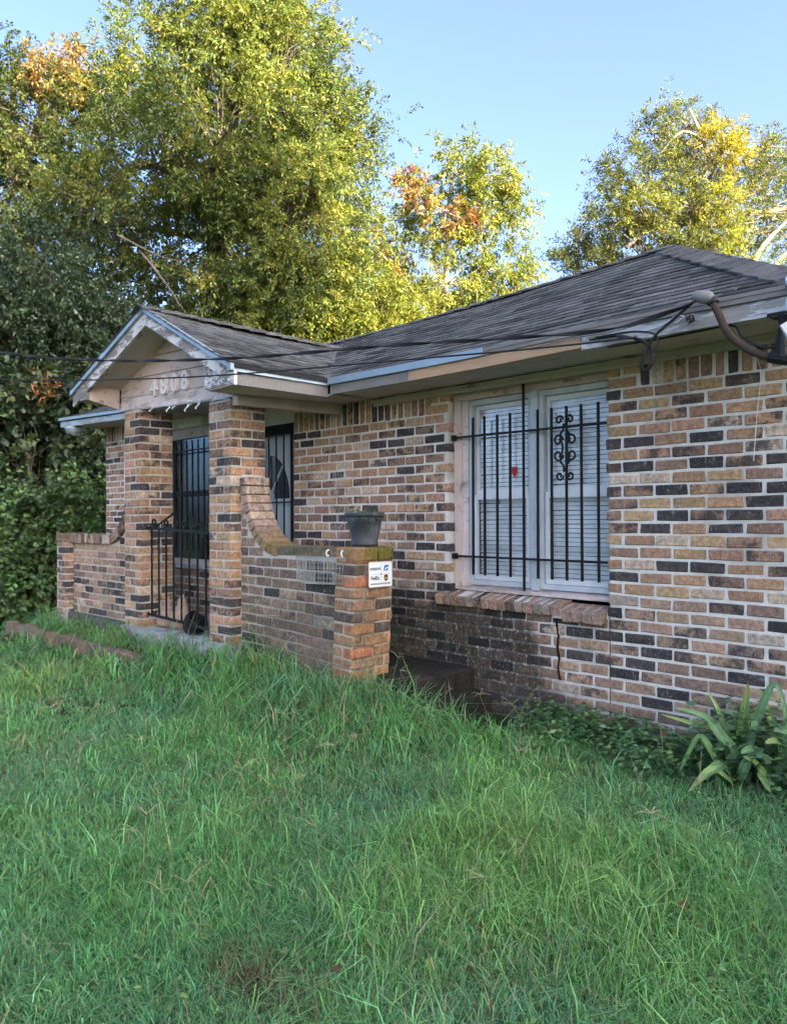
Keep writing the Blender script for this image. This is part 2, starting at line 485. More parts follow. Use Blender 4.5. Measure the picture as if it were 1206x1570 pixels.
# ------------------------------------------------------------------ bricks
def _cham():
    idx = {}; vs_ = []
    for sx in (-1, 1):
        for sy in (-1, 1):
            for sz in (-1, 1):
                for a in range(3):
                    idx[(sx, sy, sz, a)] = len(vs_); vs_.append((sx, sy, sz, a))
    fs = []
    S = (-1, 1)
    for a in range(3):
        for s in S:
            q = []
            for (p, r) in ((-1, -1), (1, -1), (1, 1), (-1, 1)):
                c = [0, 0, 0]; c[a] = s; c[(a + 1) % 3] = p; c[(a + 2) % 3] = r
                q.append(idx[(*c, a)])
            fs.append(tuple(q) if s > 0 else tuple(reversed(q)))
    for a in range(3):                       # edges parallel to axis a between faces b and c
        b, c = (a + 1) % 3, (a + 2) % 3
        for sb in S:
            for sc in S:
                def I(sa, face):
                    t = [0, 0, 0]; t[a] = sa; t[b] = sb; t[c] = sc
                    return idx[(*t, face)]
                q = (I(-1, b), I(1, b), I(1, c), I(-1, c))
                fs.append(q if sb * sc < 0 else tuple(reversed(q)))
    for sx in S:
        for sy in S:
            for sz in S:
                t = tuple(idx[(sx, sy, sz, a)] for a in range(3))
                fs.append(t if sx * sy * sz > 0 else tuple(reversed(t)))
    return vs_, fs
CH_V, CH_F = _cham()

def cham_box(hx, hy, hz, d=0.004, jit=0.002):
    j = {}
    out = []
    for (sx, sy, sz, a) in CH_V:
        k = (sx, sy, sz)
        if k not in j: j[k] = (random.uniform(-jit, jit), random.uniform(-jit, jit), random.uniform(-jit, jit))
        e = [hx - d, hy - d, hz - d]; e[a] += d
        out.append((sx * e[0] + j[k][0], sy * e[1] + j[k][1], sz * e[2] + j[k][2]))
    return out

PAL = [((0.42, 0.265, 0.165), 0.25, 26), ((0.46, 0.32, 0.185), 0.2, 13), ((0.35, 0.220, 0.150), 0.35, 18), ((0.26, 0.170, 0.125), 0.5, 14),
       ((0.075, 0.066, 0.066), 0.6, 16), ((0.45, 0.26, 0.18), 0.1, 7), ((0.50, 0.40, 0.31), 0.2, 8)]
PALW = [p[2] for p in PAL]
def brick_tint(dull=0.0):
    c, fl, _ = random.choices(PAL, PALW)[0]
    v = random.uniform(0.82, 1.2)
    g = sum(c) / 3
    c = [(ch * (1 - dull) + g * 0.75 * dull) * v * w_ for ch, w_ in zip(c, (0.99, 0.96, 0.93))]
    return (c[0], c[1], c[2], 1.0 if random.random() < fl else 0.0)

class BrickSet:
    """collects bricks (verts in world space); the largest in view become objects, the rest one joined part"""
    def __init__(s): s.items = []
    def add(s, center, half, parent, mat, tint=None, rot=None, d=0.005, jit=0.0032, warp=None, priority=0.0):
        vv = [Vector(v) for v in cham_box(half[0], half[1], half[2], d, jit)]
        if rot is not None: vv = [rot @ v for v in vv]
        c = Vector(center)
        if warp:
            vv = [Vector(warp(v + c)) for v in vv]
            c = sum(vv, Vector()) / len(vv)
            vv = [v - c for v in vv]
        u, w, z = px(c)
        vis = in_view(c, 0.02)
        size = (half[0] * half[2] + half[1] * half[2] * 0.7) / (z * z) * (1 if vis else 0.001) + priority
        s.items.append((size, c, vv, parent, mat, tint or brick_tint()))
    def emit(s, limit=300, name='brick', rest='small_bricks'):
        s.items.sort(key=lambda t: -t[0])
        restb = {}
        for i, (size, c, vv, parent, mat, tint) in enumerate(s.items):
            if i < limit and size > 1e-5:
                o = mesh_obj(name, vv, CH_F, mat, parent, tint)
                o.location = c
            else:
                mb = restb.setdefault((parent, mat), MB())
                mb.add([v + c for v in vv], CH_F, tint)
        for (parent, mat), mb in restb.items():
            o = mb.build(rest, mat, parent)
            o['kind'] = 'stuff'

CP = 0.075       # course pitch
BL = 0.210       # stretcher pitch
def rows(x0, x1, z0, z1, holes, y, depth, parent, mat, bs, dull=0.0, off0=0.0, warp=None, tintf=None, mort=0.0155):
    k = 0
    z = z0
    while z + 0.03 < z1:
        zt = min(z + CP, z1)
        zc = (z + zt) / 2
        segs = [(x0, x1)]
        for (a, b, c, d) in holes:
            if c - 0.02 < zc < d + 0.02:
                ns = []
                for (p, q) in segs:
                    if b <= p or a >= q: ns.append((p, q)); continue
                    if a - p > 0.03: ns.append((p, a))
                    if q - b > 0.03: ns.append((b, q))
                segs = ns
        for (p, q) in segs:
            off = (BL / 2 if k % 2 else 0) + off0
            x = p - ((p - off) % BL)
            while x < q:
                a = max(x, p); b = min(x + BL, q)
                if b - a > 0.045:
                    L = b - a - mort
                    if b == q and b < x + BL - 1e-6: b += mort; L += mort / 2
                    elif a == p and a > x + 1e-6: a -= mort; L += mort / 2
                    w = random.uniform(-0.002, 0.002)
                    bs.add(((a + b) / 2 + random.uniform(-0.002, 0.002), y + depth / 2 + random.uniform(-0.003, 0.003), zc + w),
                           (L / 2, depth / 2, (zt - z - mort + random.uniform(-0.002, 0.002)) / 2), parent, mat,
                           tintf((a + b) / 2, zc) if tintf else brick_tint(dull), warp=warp)
                x += BL
        z += CP
        k += 1

# ------------------------------------------------------------------ the house
house = empty('brick_house', (-5.5, 0.0, 0.0), 'single storey brick house with grey shingle roof and gabled front porch', 'house')
house.location = (0, 0, 0)
XR, XL = -1.40, -9.80          # wall ends
WIN = (-3.87, -2.55, 0.87, 2.40)
DOOR = (-6.72, -5.79, 0.30, 2.30)
DWIN = (-8.25, -7.05, 0.92, 2.42)
HB = BrickSet()

mb = MB()
YF, YB = 0.006, 0.11
for (a, b, z0, z1) in ((XL, DWIN[0], -0.1, 2.62), (DWIN[0], DWIN[1], -0.1, DWIN[2]), (DWIN[0], DWIN[1], DWIN[3], 2.56), (DWIN[1], DOOR[0], -0.1, 2.53),
                       (DOOR[0], DOOR[1], DOOR[3], 2.50), (DOOR[1], WIN[0] - 0.012, -0.1, 2.40), (WIN[0], WIN[1], -0.1, WIN[2] - 0.07), (WIN[1] + 0.012, XR, -0.1, 2.40)):
    mb.box(a, b, YF, YB, z0, z1)
front_wall = mb.build('front_wall', M['mortar_wall'], house)

def wall_tint(x, z):
    t = brick_tint(0.0)
    if x < -3.9:                                   # browner, duller towards the porch
        t = brick_tint(0.12)
    if z < 0.95: t = brick_tint(0.30)
    return t
rows(XL, XR, 2.195 - 30 * CP, 2.195, [WIN[:2] + (WIN[2] - 0.09, 2.6), DOOR, DWIN], -0.001, 0.10, front_wall, M['brick_wall'], HB, tintf=wall_tint, off0=-2.55 % BL)
# soldier course and the short stretchers beside the window head
def soldiers(a, b, z0, z1):
    x = a
    while x + 0.05 < b:
        w = random.uniform(0.060, 0.070)
        HB.add((x + 0.036, 0.049 + random.uniform(-0.003, 0.003), (z0 + z1) / 2 + random.uniform(-0.006, 0.002)), (w / 2 - 0.004, 0.05, (z1 - z0) / 2 - 0.006), front_wall, M['brick_wall'], brick_tint(0.05))
        x += 0.076
soldiers(-5.79, -4.06, 2.195, 2.395)
soldiers(-2.33, XR, 2.195, 2.395)
soldiers(XL, DWIN[0], 2.40, 2.60)
soldiers(DWIN[1], DOOR[0], 2.30, 2.48)
rows(-4.06, WIN[0], 2.195, 2.42, [], -0.001, 0.10, front_wall, M['brick_wall'], HB, off0=WIN[0] % BL)
rows(WIN[1], -2.33, 2.195, 2.42, [], -0.001, 0.10, front_wall, M['brick_wall'], HB, off0=WIN[1] % BL)
rows(XL, DWIN[0], 2.19, 2.40, [], -0.001, 0.10, front_wall, M['brick_wall'], HB)
# wall behind: sides and back
mb = MB()
mb.box(XR - 0.11, XR, YB + 0.002, 5.5, -0.1, 2.40); side_r = mb.build('side_wall', M['mortar_wall'], house)
SB = BrickSet()
for kz in range(31):
    z = -0.02 + kz * CP
    y = 0.115 - (0.1 if kz % 2 else 0)
    while y < 3.0:
        a = max(y, 0.115)
        if y + BL - a > 0.06:
            SB.add((XR - 0.045, (a + y + BL) / 2, z + CP / 2), (0.05, (y + BL - a) / 2 - 0.007, CP / 2 - 0.0065), side_r, M['brick_wall'])
        y += BL
SB.emit(0)
mb = MB()
mb.box(XL, XL + 0.11, YB + 0.002, 5.5, -0.1, 2.60); mb.build('side_wall', M['mortar_wall'], house)
mb = MB(); mb.box(XL + 0.11, XR - 0.11, 5.39, 5.5, -0.1, 2.40); mb.build('back_wall', M['mortar_wall'], house)
mb = MB(); mb.box(XL + 0.115, XR - 0.115, 0.9, 0.95, 0.0, 2.40); mb.build('dark_room_backing', M['dark'], house)  # near-black backing put in for the darkness of the room

# rowlock window sill, its last four bricks broken away and dropped
mb = MB()
for (xa, xb, dz_) in ((WIN[0] - 0.10, -2.95, 0.003), (-2.93, WIN[1] - 0.03, -0.030)):
    mb.hexa([(xa, -0.05, 0.772 + dz_), (xb, -0.05, 0.769 + dz_), (xb, 0.10, 0.80 + dz_), (xa, 0.10, 0.80 + dz_),
             (xa, -0.05, 0.828 + dz_), (xb, -0.05, 0.825 + dz_), (xb, 0.10, 0.862 + dz_), (xa, 0.10, 0.866 + dz_)])
sill = mb.build('window_sill', M['mortar_wall'], house)
x = WIN[0] - 0.095
i = 0
rot = Matrix.Rotation(R(14), 3, 'X')
while x < WIN[1] - 0.05:
    drop = -0.028 if x > -2.93 else 0.0
    gap = 0.012 if x > -2.93 else 0
    t = brick_tint(0.25)
    if t[0] < 0.12 or x > -3.3: t = (0.36 * random.uniform(0.85, 1.1), 0.25, 0.20, 0)
    HB.add((x + 0.034 + gap, 0.016 + random.uniform(-0.003, 0.003), 0.812 + drop - 0.004 * (x + 3.9)), (0.0315, 0.085, 0.036), sill, M['brick_clean'], t, rot=rot)
    x += 0.0735
    i += 1
# crack under the sill
mb = MB()
pts = [(-2.925, 0.76), (-2.93, 0.70), (-2.915, 0.62), (-2.925, 0.54), (-2.91, 0.47), (-2.92, 0.40), (-2.905, 0.33)]
L = [(x_ - 0.006, z_) for x_, z_ in pts]; Rr = [(x_ + 0.006, z_) for x_, z_ in reversed(pts)]
mb.prism(L + Rr, 'y', -0.0075, 0.002)
mb.build('wall_crack', mat_flat('crack_dark', (0.045, 0.018, 0.012), 1.0, 0.0), front_wall)

# ------------------------------------------------------------------ front window
win = MB()
# pink casing
win.box(-3.868, -3.80, 0.055, 0.13, 0.872, 2.33)
win.box(-3.80, -2.45, 0.060, 0.13, 2.275, 2.345)
window = win.build('front_window', M['pink'], house)
mb = MB(); mb.box(-3.799, -3.745, 0.075, 0.14, 0.885, 2.274); mb.build('casing', M['pinkwhite'], window)
mb = MB(); mb.hexa([(-3.80, 0.045, 0.868), (-2.45, 0.045, 0.862), (-2.45, 0.14, 0.868), (-3.80, 0.14, 0.874), (-3.80, 0.045, 0.892), (-2.45, 0.045, 0.888), (-2.45, 0.14, 0.905), (-3.80, 0.14, 0.908)])
mb.build('sill_board', M['pinkwhite'], window)
mb = MB(); mb.box(-3.175, -3.118, 0.062, 0.14, 0.900, 2.274); mb.build('mullion', M['alu'], window)
def sash(x0, x1):
    fr = MB()
    w = 0.032
    # outer frame
    fr.box(x0, x0 + w, 0.085, 0.15, 0.909, 2.272); fr.box(x1 - w, x1, 0.085, 0.15, 0.909, 2.272)
    fr.box(x0 + w, x1 - w, 0.085, 0.15, 0.909, 0.945); fr.box(x0 + w, x1 - w, 0.085, 0.15, 2.235, 2.272)
    fr.build('outer_frame', M['alu'], window)
    a, b = x0 + w + 0.004, x1 - w - 0.004
    up = MB()
    for (p, q, r, s_) in ((a, a + 0.026, 1.575, 2.232), (b - 0.026, b, 1.575, 2.232), (a + 0.026, b - 0.026, 2.200, 2.232), (a + 0.026, b - 0.026, 1.575, 1.612)):
        up.box(p, q, 0.124, 0.148, r, s_)
    up.build('sash', M['vinyl'], window)
    lo = MB()
    for (p, q, r, s_) in ((a, a + 0.026, 0.948, 1.574), (b - 0.026, b, 0.948, 1.574), (a + 0.026, b - 0.026, 0.948, 0.985), (a + 0.026, b - 0.026, 1.535, 1.574)):
        lo.box(p, q, 0.098, 0.122, r, s_)
    lo.build('sash', M['vinyl'], window)
    for (r, s_, y) in ((1.60, 2.21, 0.136), (0.98, 1.545, 0.110)):
        g = MB(); g.box(a + 0.02, b - 0.02, y - 0.002, y + 0.002, r, s_); g.build('pane', M['glass'], window)
    # meeting bars of the storm sash seen through the glass
    for zz in (1.90, 1.17):
        br_ = MB(); br_.box(a + 0.028, b - 0.028, 0.152, 0.160, zz, zz + 0.026); br_.build('glazing_bar', M['vinyl'], window)
    bl = MB()
    z = 0.93
    while z < 2.25:
        t = random.uniform(-0.0015, 0.0015) if random.random() < 0.8 else random.uniform(-0.006, 0.006)
        bl.hexa([(a, 0.168, z + t), (b, 0.168, z - t), (b, 0.176, z + 0.0255 - t), (a, 0.176, z + 0.0255 + t), (a, 0.1665, z + 0.0008 + t), (b, 0.1665, z + 0.0008 - t), (b, 0.1745, z + 0.0263 - t), (a, 0.1745, z + 0.0263 + t)])
        z += 0.0305
    o = bl.build('blind_slats', M['blind'], window); o['kind'] = 'stuff'
    bk = MB(); bk.box(a - 0.02, b + 0.02, 0.205, 0.21, 0.90, 2.27); bk.build('curtain_or_backing', mat_flat('painted_room_dark', (0.07, 0.08, 0.09), 0.9, 0.1, 0.1), window)  # dark sheet whose colour paints the room's shade into the slat gaps
sash(-3.744, -3.176)
sash(-3.117, -2.46)
# the red shield sticker
mb = MB()
sh = [(-3.390, 1.765), (-3.340, 1.765), (-3.340, 1.720), (-3.365, 1.685), (-3.390, 1.720)]
mb.prism(sh, 'y', 0.1325, 0.1335)
mb.build('sticker', mat_flat('red_sticker', (0.45, 0.03, 0.05), 0.5), window)

# security bars on the front window
M_ir = M['iron']
def scroll_pts(cx, cz, r, a0, turns, sgn, y, n=14):
    out = []
    for i in range(n + 1):
        t = i / n
        rr = r * (1 - 0.72 * t)
        a = a0 + sgn * turns * 2 * math.pi * t
        out.append((cx + rr * math.cos(a), y, cz + rr * math.sin(a)))
    return out
grille = empty('window_grille', (-3.2, 0.03, 1.5), 'black iron bars with scroll ornament over the wide front window', 'window bars')
grille.location = (0, 0, 0)
for (z, nm) in ((2.002, 'rail'), (1.118, 'rail')):
    b = MB(); b.tube([(-3.845, 0.03, z), (-2.50, 0.03, z - 0.006)], 0.0105, 4); b.build(nm, M_ir, grille)
for z in (2.002, 1.118):
    b = MB(); b.box(-3.862, -3.836, 0.015, 0.056, z - 0.02, z + 0.02); b.build('bracket', M_ir, grille)
vx = [-3.664, -3.553, -3.441, -3.326, -3.210, -3.094, -2.981, -2.866, -2.751, -2.629, -2.50]
for i, x in enumerate(vx):
    z0, z1 = (0.895, 2.325) if i == 4 else (0.985, 2.135)
    b = MB(); b.tube([(x, 0.026, z0), (x + 0.004 + random.uniform(-0.003, 0.003), 0.026, z1)], 0.0100, 4); b.build('bar', M_ir, grille)
orn = MB()
ox, oy = -2.866, 0.012
for sg in (-1, 1):
    for (cz, r) in ((2.045, 0.030), (1.910, 0.040), (1.812, 0.040), (1.675, 0.030)):
        a0 = math.pi if sg > 0 else 0
        orn.tube(scroll_pts(ox + sg * (0.010 + r), cz, r, a0, 1.15, sg * (-1 if cz > 1.86 else 1), oy), 0.0078, 6)
    orn.tube(smooth_path([(ox + sg * 0.008, oy, 2.02), (ox + sg * 0.012, oy, 1.975), (ox + sg * 0.034, oy, 1.945), (ox + sg * 0.016, oy, 1.86), (ox + sg * 0.034, oy, 1.775), (ox + sg * 0.012, oy, 1.745), (ox + sg * 0.008, oy, 1.70)]), 0.0082, 6)
orn.build('scroll_ornament', M_ir, grille)

# ------------------------------------------------------------------ entrance door and porch window
dmb = MB(); dmb.box(DOOR[0] + 0.03, DOOR[1] - 0.03, 0.070, 0.11, 0.40, 2.22)
door = dmb.build('front_door', M['doorpaint'], house)
mb = MB(); mb.box(DOOR[1] - 0.028, DOOR[1], 0.02, 0.13, 0.40, 2.30); mb.box(DOOR[0], DOOR[0] + 0.028, 0.02, 0.13, 0.40, 2.30); mb.box(DOOR[0] + 0.028, DOOR[1] - 0.028, 0.02, 0.13, 2.222, 2.30)
mb.build('door_frame', M['dark'], door)
dx = (DOOR[0] + DOOR[1]) / 2
for sg, (a, b) in ((-1, (DOOR[0] + 0.12, dx - 0.04)), (1, (dx + 0.04, DOOR[1] - 0.12))):
    for (z0, z1) in ((0.55, 1.02), (1.10, 1.50)):
        p = MB(); p.box(a, b, 0.060, 0.0698, z0, z1); p.build('panel', M['doorpaint'], door)
# sunburst light: dark fan shaped panes with ray bars
fan = MB(); fan.prism([(dx + 0.31 * math.cos(t), 1.60 + 0.42 * math.sin(t)) for t in [math.pi * i / 14 for i in range(15)]], 'y', 0.062, 0.0695)
fan.build('pane', mat_flat('dark_pane', (0.03, 0.035, 0.04), 0.15, 0.5), door)
for t in (0.25, 0.5, 0.75):
    a = math.pi * t
    r_ = MB(); r_.tube([(dx + 0.05 * math.cos(a), 0.058, 1.61 + 0.05 * math.sin(a)), (dx + 0.31 * math.cos(a), 0.058, 1.61 + 0.42 * math.sin(a))], 0.013, 4); r_.build('glazing_bar', M['doorpaint'], door)
hub = MB(); hub.prism([(dx + 0.08 * math.cos(t), 1.60 + 0.085 * math.sin(t)) for t in [math.pi * i / 8 for i in range(9)]], 'y', 0.052, 0.0615); hub.build('glazing_hub', M['doorpaint'], door)

gate = empty('door_grille', (0, 0, 0), 'black iron security gate with scrolls in front of the grey front door', 'security gate')
for x in (DOOR[0] + 0.05, DOOR[1] - 0.035):
    b = MB(); b.tube([(x, 0.005, 0.42), (x, 0.005, 2.22)], 0.014, 4); b.build('stile', M_ir, gate)
for z in (0.45, 1.10, 1.56, 2.20):
    b = MB(); b.tube([(DOOR[0] + 0.05, 0.005, z), (DOOR[1] - 0.035, 0.005, z)], 0.010, 4); b.build('rail', M_ir, gate)
for i in range(1, 7):
    x = DOOR[0] + 0.05 + i * (DOOR[1] - DOOR[0] - 0.085) / 7
    b = MB(); b.tube([(x, 0.005, 0.45), (x, 0.005, 2.20)], 0.008, 4); b.build('bar', M_ir, gate)
for xc in (DOOR[1] - 0.28,):
    b = MB()
    for sg in (-1, 1):
        b.tube(smooth_path([(xc, -0.008, 1.42), (xc + sg * 0.02, -0.008, 1.38), (xc + sg * 0.06, -0.008, 1.25), (xc + sg * 0.07, -0.008, 1.17), (xc + sg * 0.04, -0.008, 1.15), (xc + sg * 0.03, -0.008, 1.18)]), 0.006, 5)
        b.tube(scroll_pts(xc + sg * 0.15, 1.20, 0.045, math.pi / 2, 1.0, -sg, -0.008), 0.006, 5)
        b.tube(scroll_pts(xc + sg * 0.13, 1.02, 0.035, math.pi / 2, 1.0, sg, -0.008), 0.006, 5)
    b.box(xc - 0.02, xc + 0.02, -0.014, 0.0, 1.40, 1.43)
    b.build('scroll_ornament', M_ir, gate)

pw = MB()
pw.box(DWIN[0], DWIN[0] + 0.05, 0.05, 0.12, DWIN[2], DWIN[3]); pw.box(DWIN[1] - 0.05, DWIN[1], 0.05, 0.12, DWIN[2], DWIN[3])
pw.box(DWIN[0] + 0.05, DWIN[1] - 0.05, 0.05, 0.12, DWIN[2], DWIN[2] + 0.045); pw.box(DWIN[0] + 0.05, DWIN[1] - 0.05, 0.05, 0.12, DWIN[3] - 0.11, DWIN[3])
pwin = pw.build('porch_window', M['tan'], house)
mb = MB(); mb.box(DWIN[0] + 0.05, DWIN[1] - 0.05, 0.045, 0.12, 1.66, 1.72); mb.build('meeting_rail', M['iron'], pwin)
for (z0, z1) in ((DWIN[2] + 0.046, 1.659), (1.721, DWIN[3] - 0.111)):
    g = MB(); g.box(DWIN[0] + 0.051, DWIN[1] - 0.051, 0.085, 0.089, z0, z1); g.build('pane', M['glassdark'], pwin)
mb = MB()
xx = DWIN[0] + 0.05
while xx < DWIN[1] - 0.05:
    mb.prism([(xx, 0.0), (xx + 0.03, 0.02), (xx + 0.06, 0.0), (xx + 0.06, 0.004), (xx + 0.03, 0.024), (xx, 0.004)], 'z', 0.0, 1.40); xx += 0.062
cu = mb.build('curtain_or_backing', mat_flat('deep_blue_curtain', (0.018, 0.055, 0.08), 0.9, 0.1, 0.3), pwin); cu.location = (0, 0.16, 0.95)
mb = MB(); mb.box(DWIN[0] - 0.03, DWIN[1] + 0.03, -0.04, 0.10, DWIN[2] - 0.05, DWIN[2] - 0.001); mb.build('sill', M['whitewood'], pwin)
pg = empty('porch_grille', (0, 0, 0), 'black iron bars over the dark window between the two porch columns', 'window bars')
for z in (2.16, 1.36):
    b = MB(); b.tube([(DWIN[0] - 0.02, -0.02, z), (DWIN[1] + 0.02, -0.02, z)], 0.010, 4); b.build('rail', M_ir, pg)
for i in range(10):
    x = DWIN[0] + 0.06 + i * 0.122
    long_ = i in (0, 9)
    b = MB(); b.tube([(x, -0.02, 1.06 if not long_ else 0.93), (x, -0.02, 2.27 if not long_ else 2.41)], 0.009, 4); b.build('bar', M_ir, pg)

# ------------------------------------------------------------------ roof
ZE = 2.48
def zeave(x): return ZE + max(0.0, -(x + 4.66)) * 0.040
PEAK = Vector((-2.62, 1.06, 3.376))
RDG_L = Vector((-8.3, 1.06, 3.34))
EL, ER = Vector((-10.0, -0.5, zeave(-10.0))), Vector((-1.15, -0.5, ZE))
def sag(x):      # the tired ridge dips between the ends
    t = (x - RDG_L.x) / (PEAK.x - RDG_L.x)
    return -0.055 * math.sin(max(0, min(1, t)) * math.pi) ** 1.0
def main_pt(x, t):
    """point on the front slope: t = 0 eave, 1 ridge"""
    e = Vector((x, -0.5, zeave(x)))
    r = Vector((x, PEAK.y, PEAK.z + (RDG_L.z - PEAK.z) * (PEAK.x - x) / (PEAK.x - RDG_L.x) + sag(x)))
    p = e.lerp(r, t)
    p.z += -0.020 * math.sin(t * math.pi) + 0.006 * math.sin(x * 2.7 + t * 4)
    return p
def main_lim(t):
    return EL.x + (RDG_L.x - EL.x) * t, ER.x + (PEAK.x - ER.x) * t
roof = MB()
NX, NTT = 40, 8
def grid_patch(mb, f, nu, nv, thick=0.03):
    P = [[f(i / nu, j / nv) for i in range(nu + 1)] for j in range(nv + 1)]
    v = [p for row in P for p in row] + [p - Vector((0, 0, thick)) for row in P for p in row]
    n = (nu + 1) * (nv + 1)
    F = []
    for j in range(nv):
        for i in range(nu):
            a = j * (nu + 1) + i
            q = (a, a + 1, a + nu + 2, a + nu + 1)
            F.append(q); F.append(tuple(reversed([k + n for k in q])))
    ring = [i for i in range(nu + 1)] + [j * (nu + 1) + nu for j in range(1, nv + 1)] + [nv * (nu + 1) + i for i in range(nu - 1, -1, -1)] + [j * (nu + 1) for j in range(nv - 1, 0, -1)]
    for a, b in zip(ring, ring[1:] + ring[:1]): F.append((a, a + n, b + n, b))
    mb.add(v, F)
def fmain(s, t):
    a, b = main_lim(t); return main_pt(a + (b - a) * s, t)
grid_patch(roof, fmain, NX, NTT)
# right hip slope, left hip slope, back slope
def patch4(A, B, Cc, D):
    return lambda s, t: A.lerp(B, s).lerp(D.lerp(Cc, s), t)
BR, BLc = Vector((-1.15, 6.0, ZE)), Vector((-10.0, 6.0, zeave(-10)))
grid_patch(roof, patch4(ER, BR, PEAK, PEAK), 6, 4)
grid_patch(roof, patch4(BLc, EL, RDG_L, RDG_L), 4, 3)
def fback(s, t):
    x = BR.x + (BLc.x - BR.x) * s
    lo = Vector((x, 6.0, zeave(x)))
    xr = PEAK.x + (RDG_L.x - PEAK.x) * s
    hi = Vector((xr, PEAK.y, PEAK.z + (RDG_L.z - PEAK.z) * s + sag(xr)))
    return lo.lerp(hi, t)
grid_patch(roof, fback, 20, 4)
# porch gable
G1 = Vector((-6.115, -1.30, 3.19)); G2 = Vector((-5.93, 0.66, 3.105))
e1 = Vector((-4.775, -1.30, 2.520)); e2 = Vector((-4.655, -0.50, 2.486))
l1 = Vector((-7.615, -1.30, 2.665)); l2 = Vector((-7.60, -0.50, zeave(-7.6)))
def gR(s, t):
    a = e1.lerp(G1, t); b = e2.lerp(G2, t)
    p = a.lerp(b, s); p.z += -0.012 * math.sin(math.pi * t) - 0.03 * math.sin(math.pi * s) * t
    return p
def gL(s, t):
    a = l1.lerp(G1, t); b = l2.lerp(G2, t)
    return b.lerp(a, s)
grid_patch(roof, gR, 6, 6)
grid_patch(roof, gL, 6, 6)
roof_o = roof.build('roof', mat_flat('roof_felt', (0.03, 0.03, 0.032), 0.95, 0.1), house)

SH = []       # (size, verts, tint)
def shingle_tab(corners, nrm, thick=0.010):
    """corners: bottom-left, bottom-right, top-right, top-left on the slope"""
    bl, br, tr, tl = corners
    up = nrm
    cl = random.uniform(0, 0.006) if random.random() < 0.3 else random.uniform(0, 0.002)
    v = [bl + up * (thick + cl), br + up * (thick + random.uniform(0, 0.003)), tr + up * 0.004, tl + up * 0.004, bl + up * 0.0005, br + up * 0.0005, tr + up * 0.0005, tl + up * 0.0005]
    c = sum(v, Vector()) / 8
    u, w, z = px(c)
    area = (br - bl).length * (tl - bl).length / (z * z)
    d = (CAMLOC - c).normalized().dot(nrm)
    size = area * max(d, 0.0) if in_view(c) else 0
    g = random.uniform(0.065, 0.150)
    if random.random() < 0.22: g *= 0.5
    tint = (g * 0.93, g * 0.95, g * 0.92, 1)
    SH.append((size, v, tint))
SF = [(0, 1, 2, 3), (4, 5, 1, 0), (5, 6, 2, 1), (7, 4, 0, 3)]
def shingle_rows(fpt, lim, nrows, width, axis_len=None, light=1.0):
    for r_ in range(nrows):
        t0 = r_ / nrows; t1 = min(1.0, (r_ + 1.12) / nrows)
        a0, b0 = lim(t0); a1, b1 = lim(t1)
        off = (r_ % 3) * width / 3 + random.uniform(-0.02, 0.02)
        x = min(a0, a1) - ((min(a0, a1) - off) % width)
        while x < max(b0, b1):
            p, q = x + 0.0045, x + width - 0.0045
            bl_, br_ = max(p, a0), min(q, b0)
            tl_, tr_ = max(p, a1), min(q, b1)
            if br_ - bl_ > 0.01 or tr_ - tl_ > 0.01:
                if br_ < bl_: br_ = bl_ = (br_ + bl_) / 2
                if tr_ < tl_: tr_ = tl_ = (tr_ + tl_) / 2
                w = random.uniform(-0.004, 0.004) / 1.0
                A, B, Cc, D = fpt(bl_, t0 + w * 0.3), fpt(br_, t0 - w * 0.3), fpt(tr_, t1), fpt(tl_, t1)
                n = (Cc - A).cross(D - B)
                if n.length > 1e-7:
                    n.normalize()
                    if n.z < 0: n = -n
                    shingle_tab((A, B, Cc, D), n)
            x += width
SH_main = []
shingle_rows(lambda x, t: main_pt(x, max(t, -0.02)), main_lim, 19, 0.235)
def gR_y(y, t):
    a = e1.y + (G1.y - e1.y) * t; b = e2.y + (G2.y - e2.y) * t
    return gR((y - a) / (b - a), t)
shingle_rows(gR_y, lambda t: (-1.335, e2.y + (G2.y - e2.y) * t), 13, 0.27)
def gL_y(y, t):
    a = l1.y; b = l2.y + (G2.y - l2.y) * t
    return gL(1 - (y - a) / (b - a), t)
shingle_rows(gL_y, lambda t: (-1.335, l2.y + (G2.y - l2.y) * t), 12, 0.305)
def hipR_y(y, t):
    a = ER.y + (PEAK.y - ER.y) * t; b = BR.y + (PEAK.y - BR.y) * t
    return ER.lerp(PEAK, t).lerp(BR.lerp(PEAK, t), (y - a) / max(b - a, 1e-4))
shingle_rows(hipR_y, lambda t: (ER.y + (PEAK.y - ER.y) * t, BR.y + (PEAK.y - BR.y) * t), 12, 0.305)
SH.sort(key=lambda s: -s[0])
restm = MB()
for i, (size, v, tint) in enumerate(SH):
    if i < 300 and size > 0:
        c = sum(v, Vector()) / 8
        o = mesh_obj('shingle', [p - c for p in v], SF, M['shingle'], roof_o, tint); o.location = c
    else: restm.add(v, SF, tint)
o = restm.build('small_shingles', M['shingle'], roof_o); o['kind'] = 'stuff'
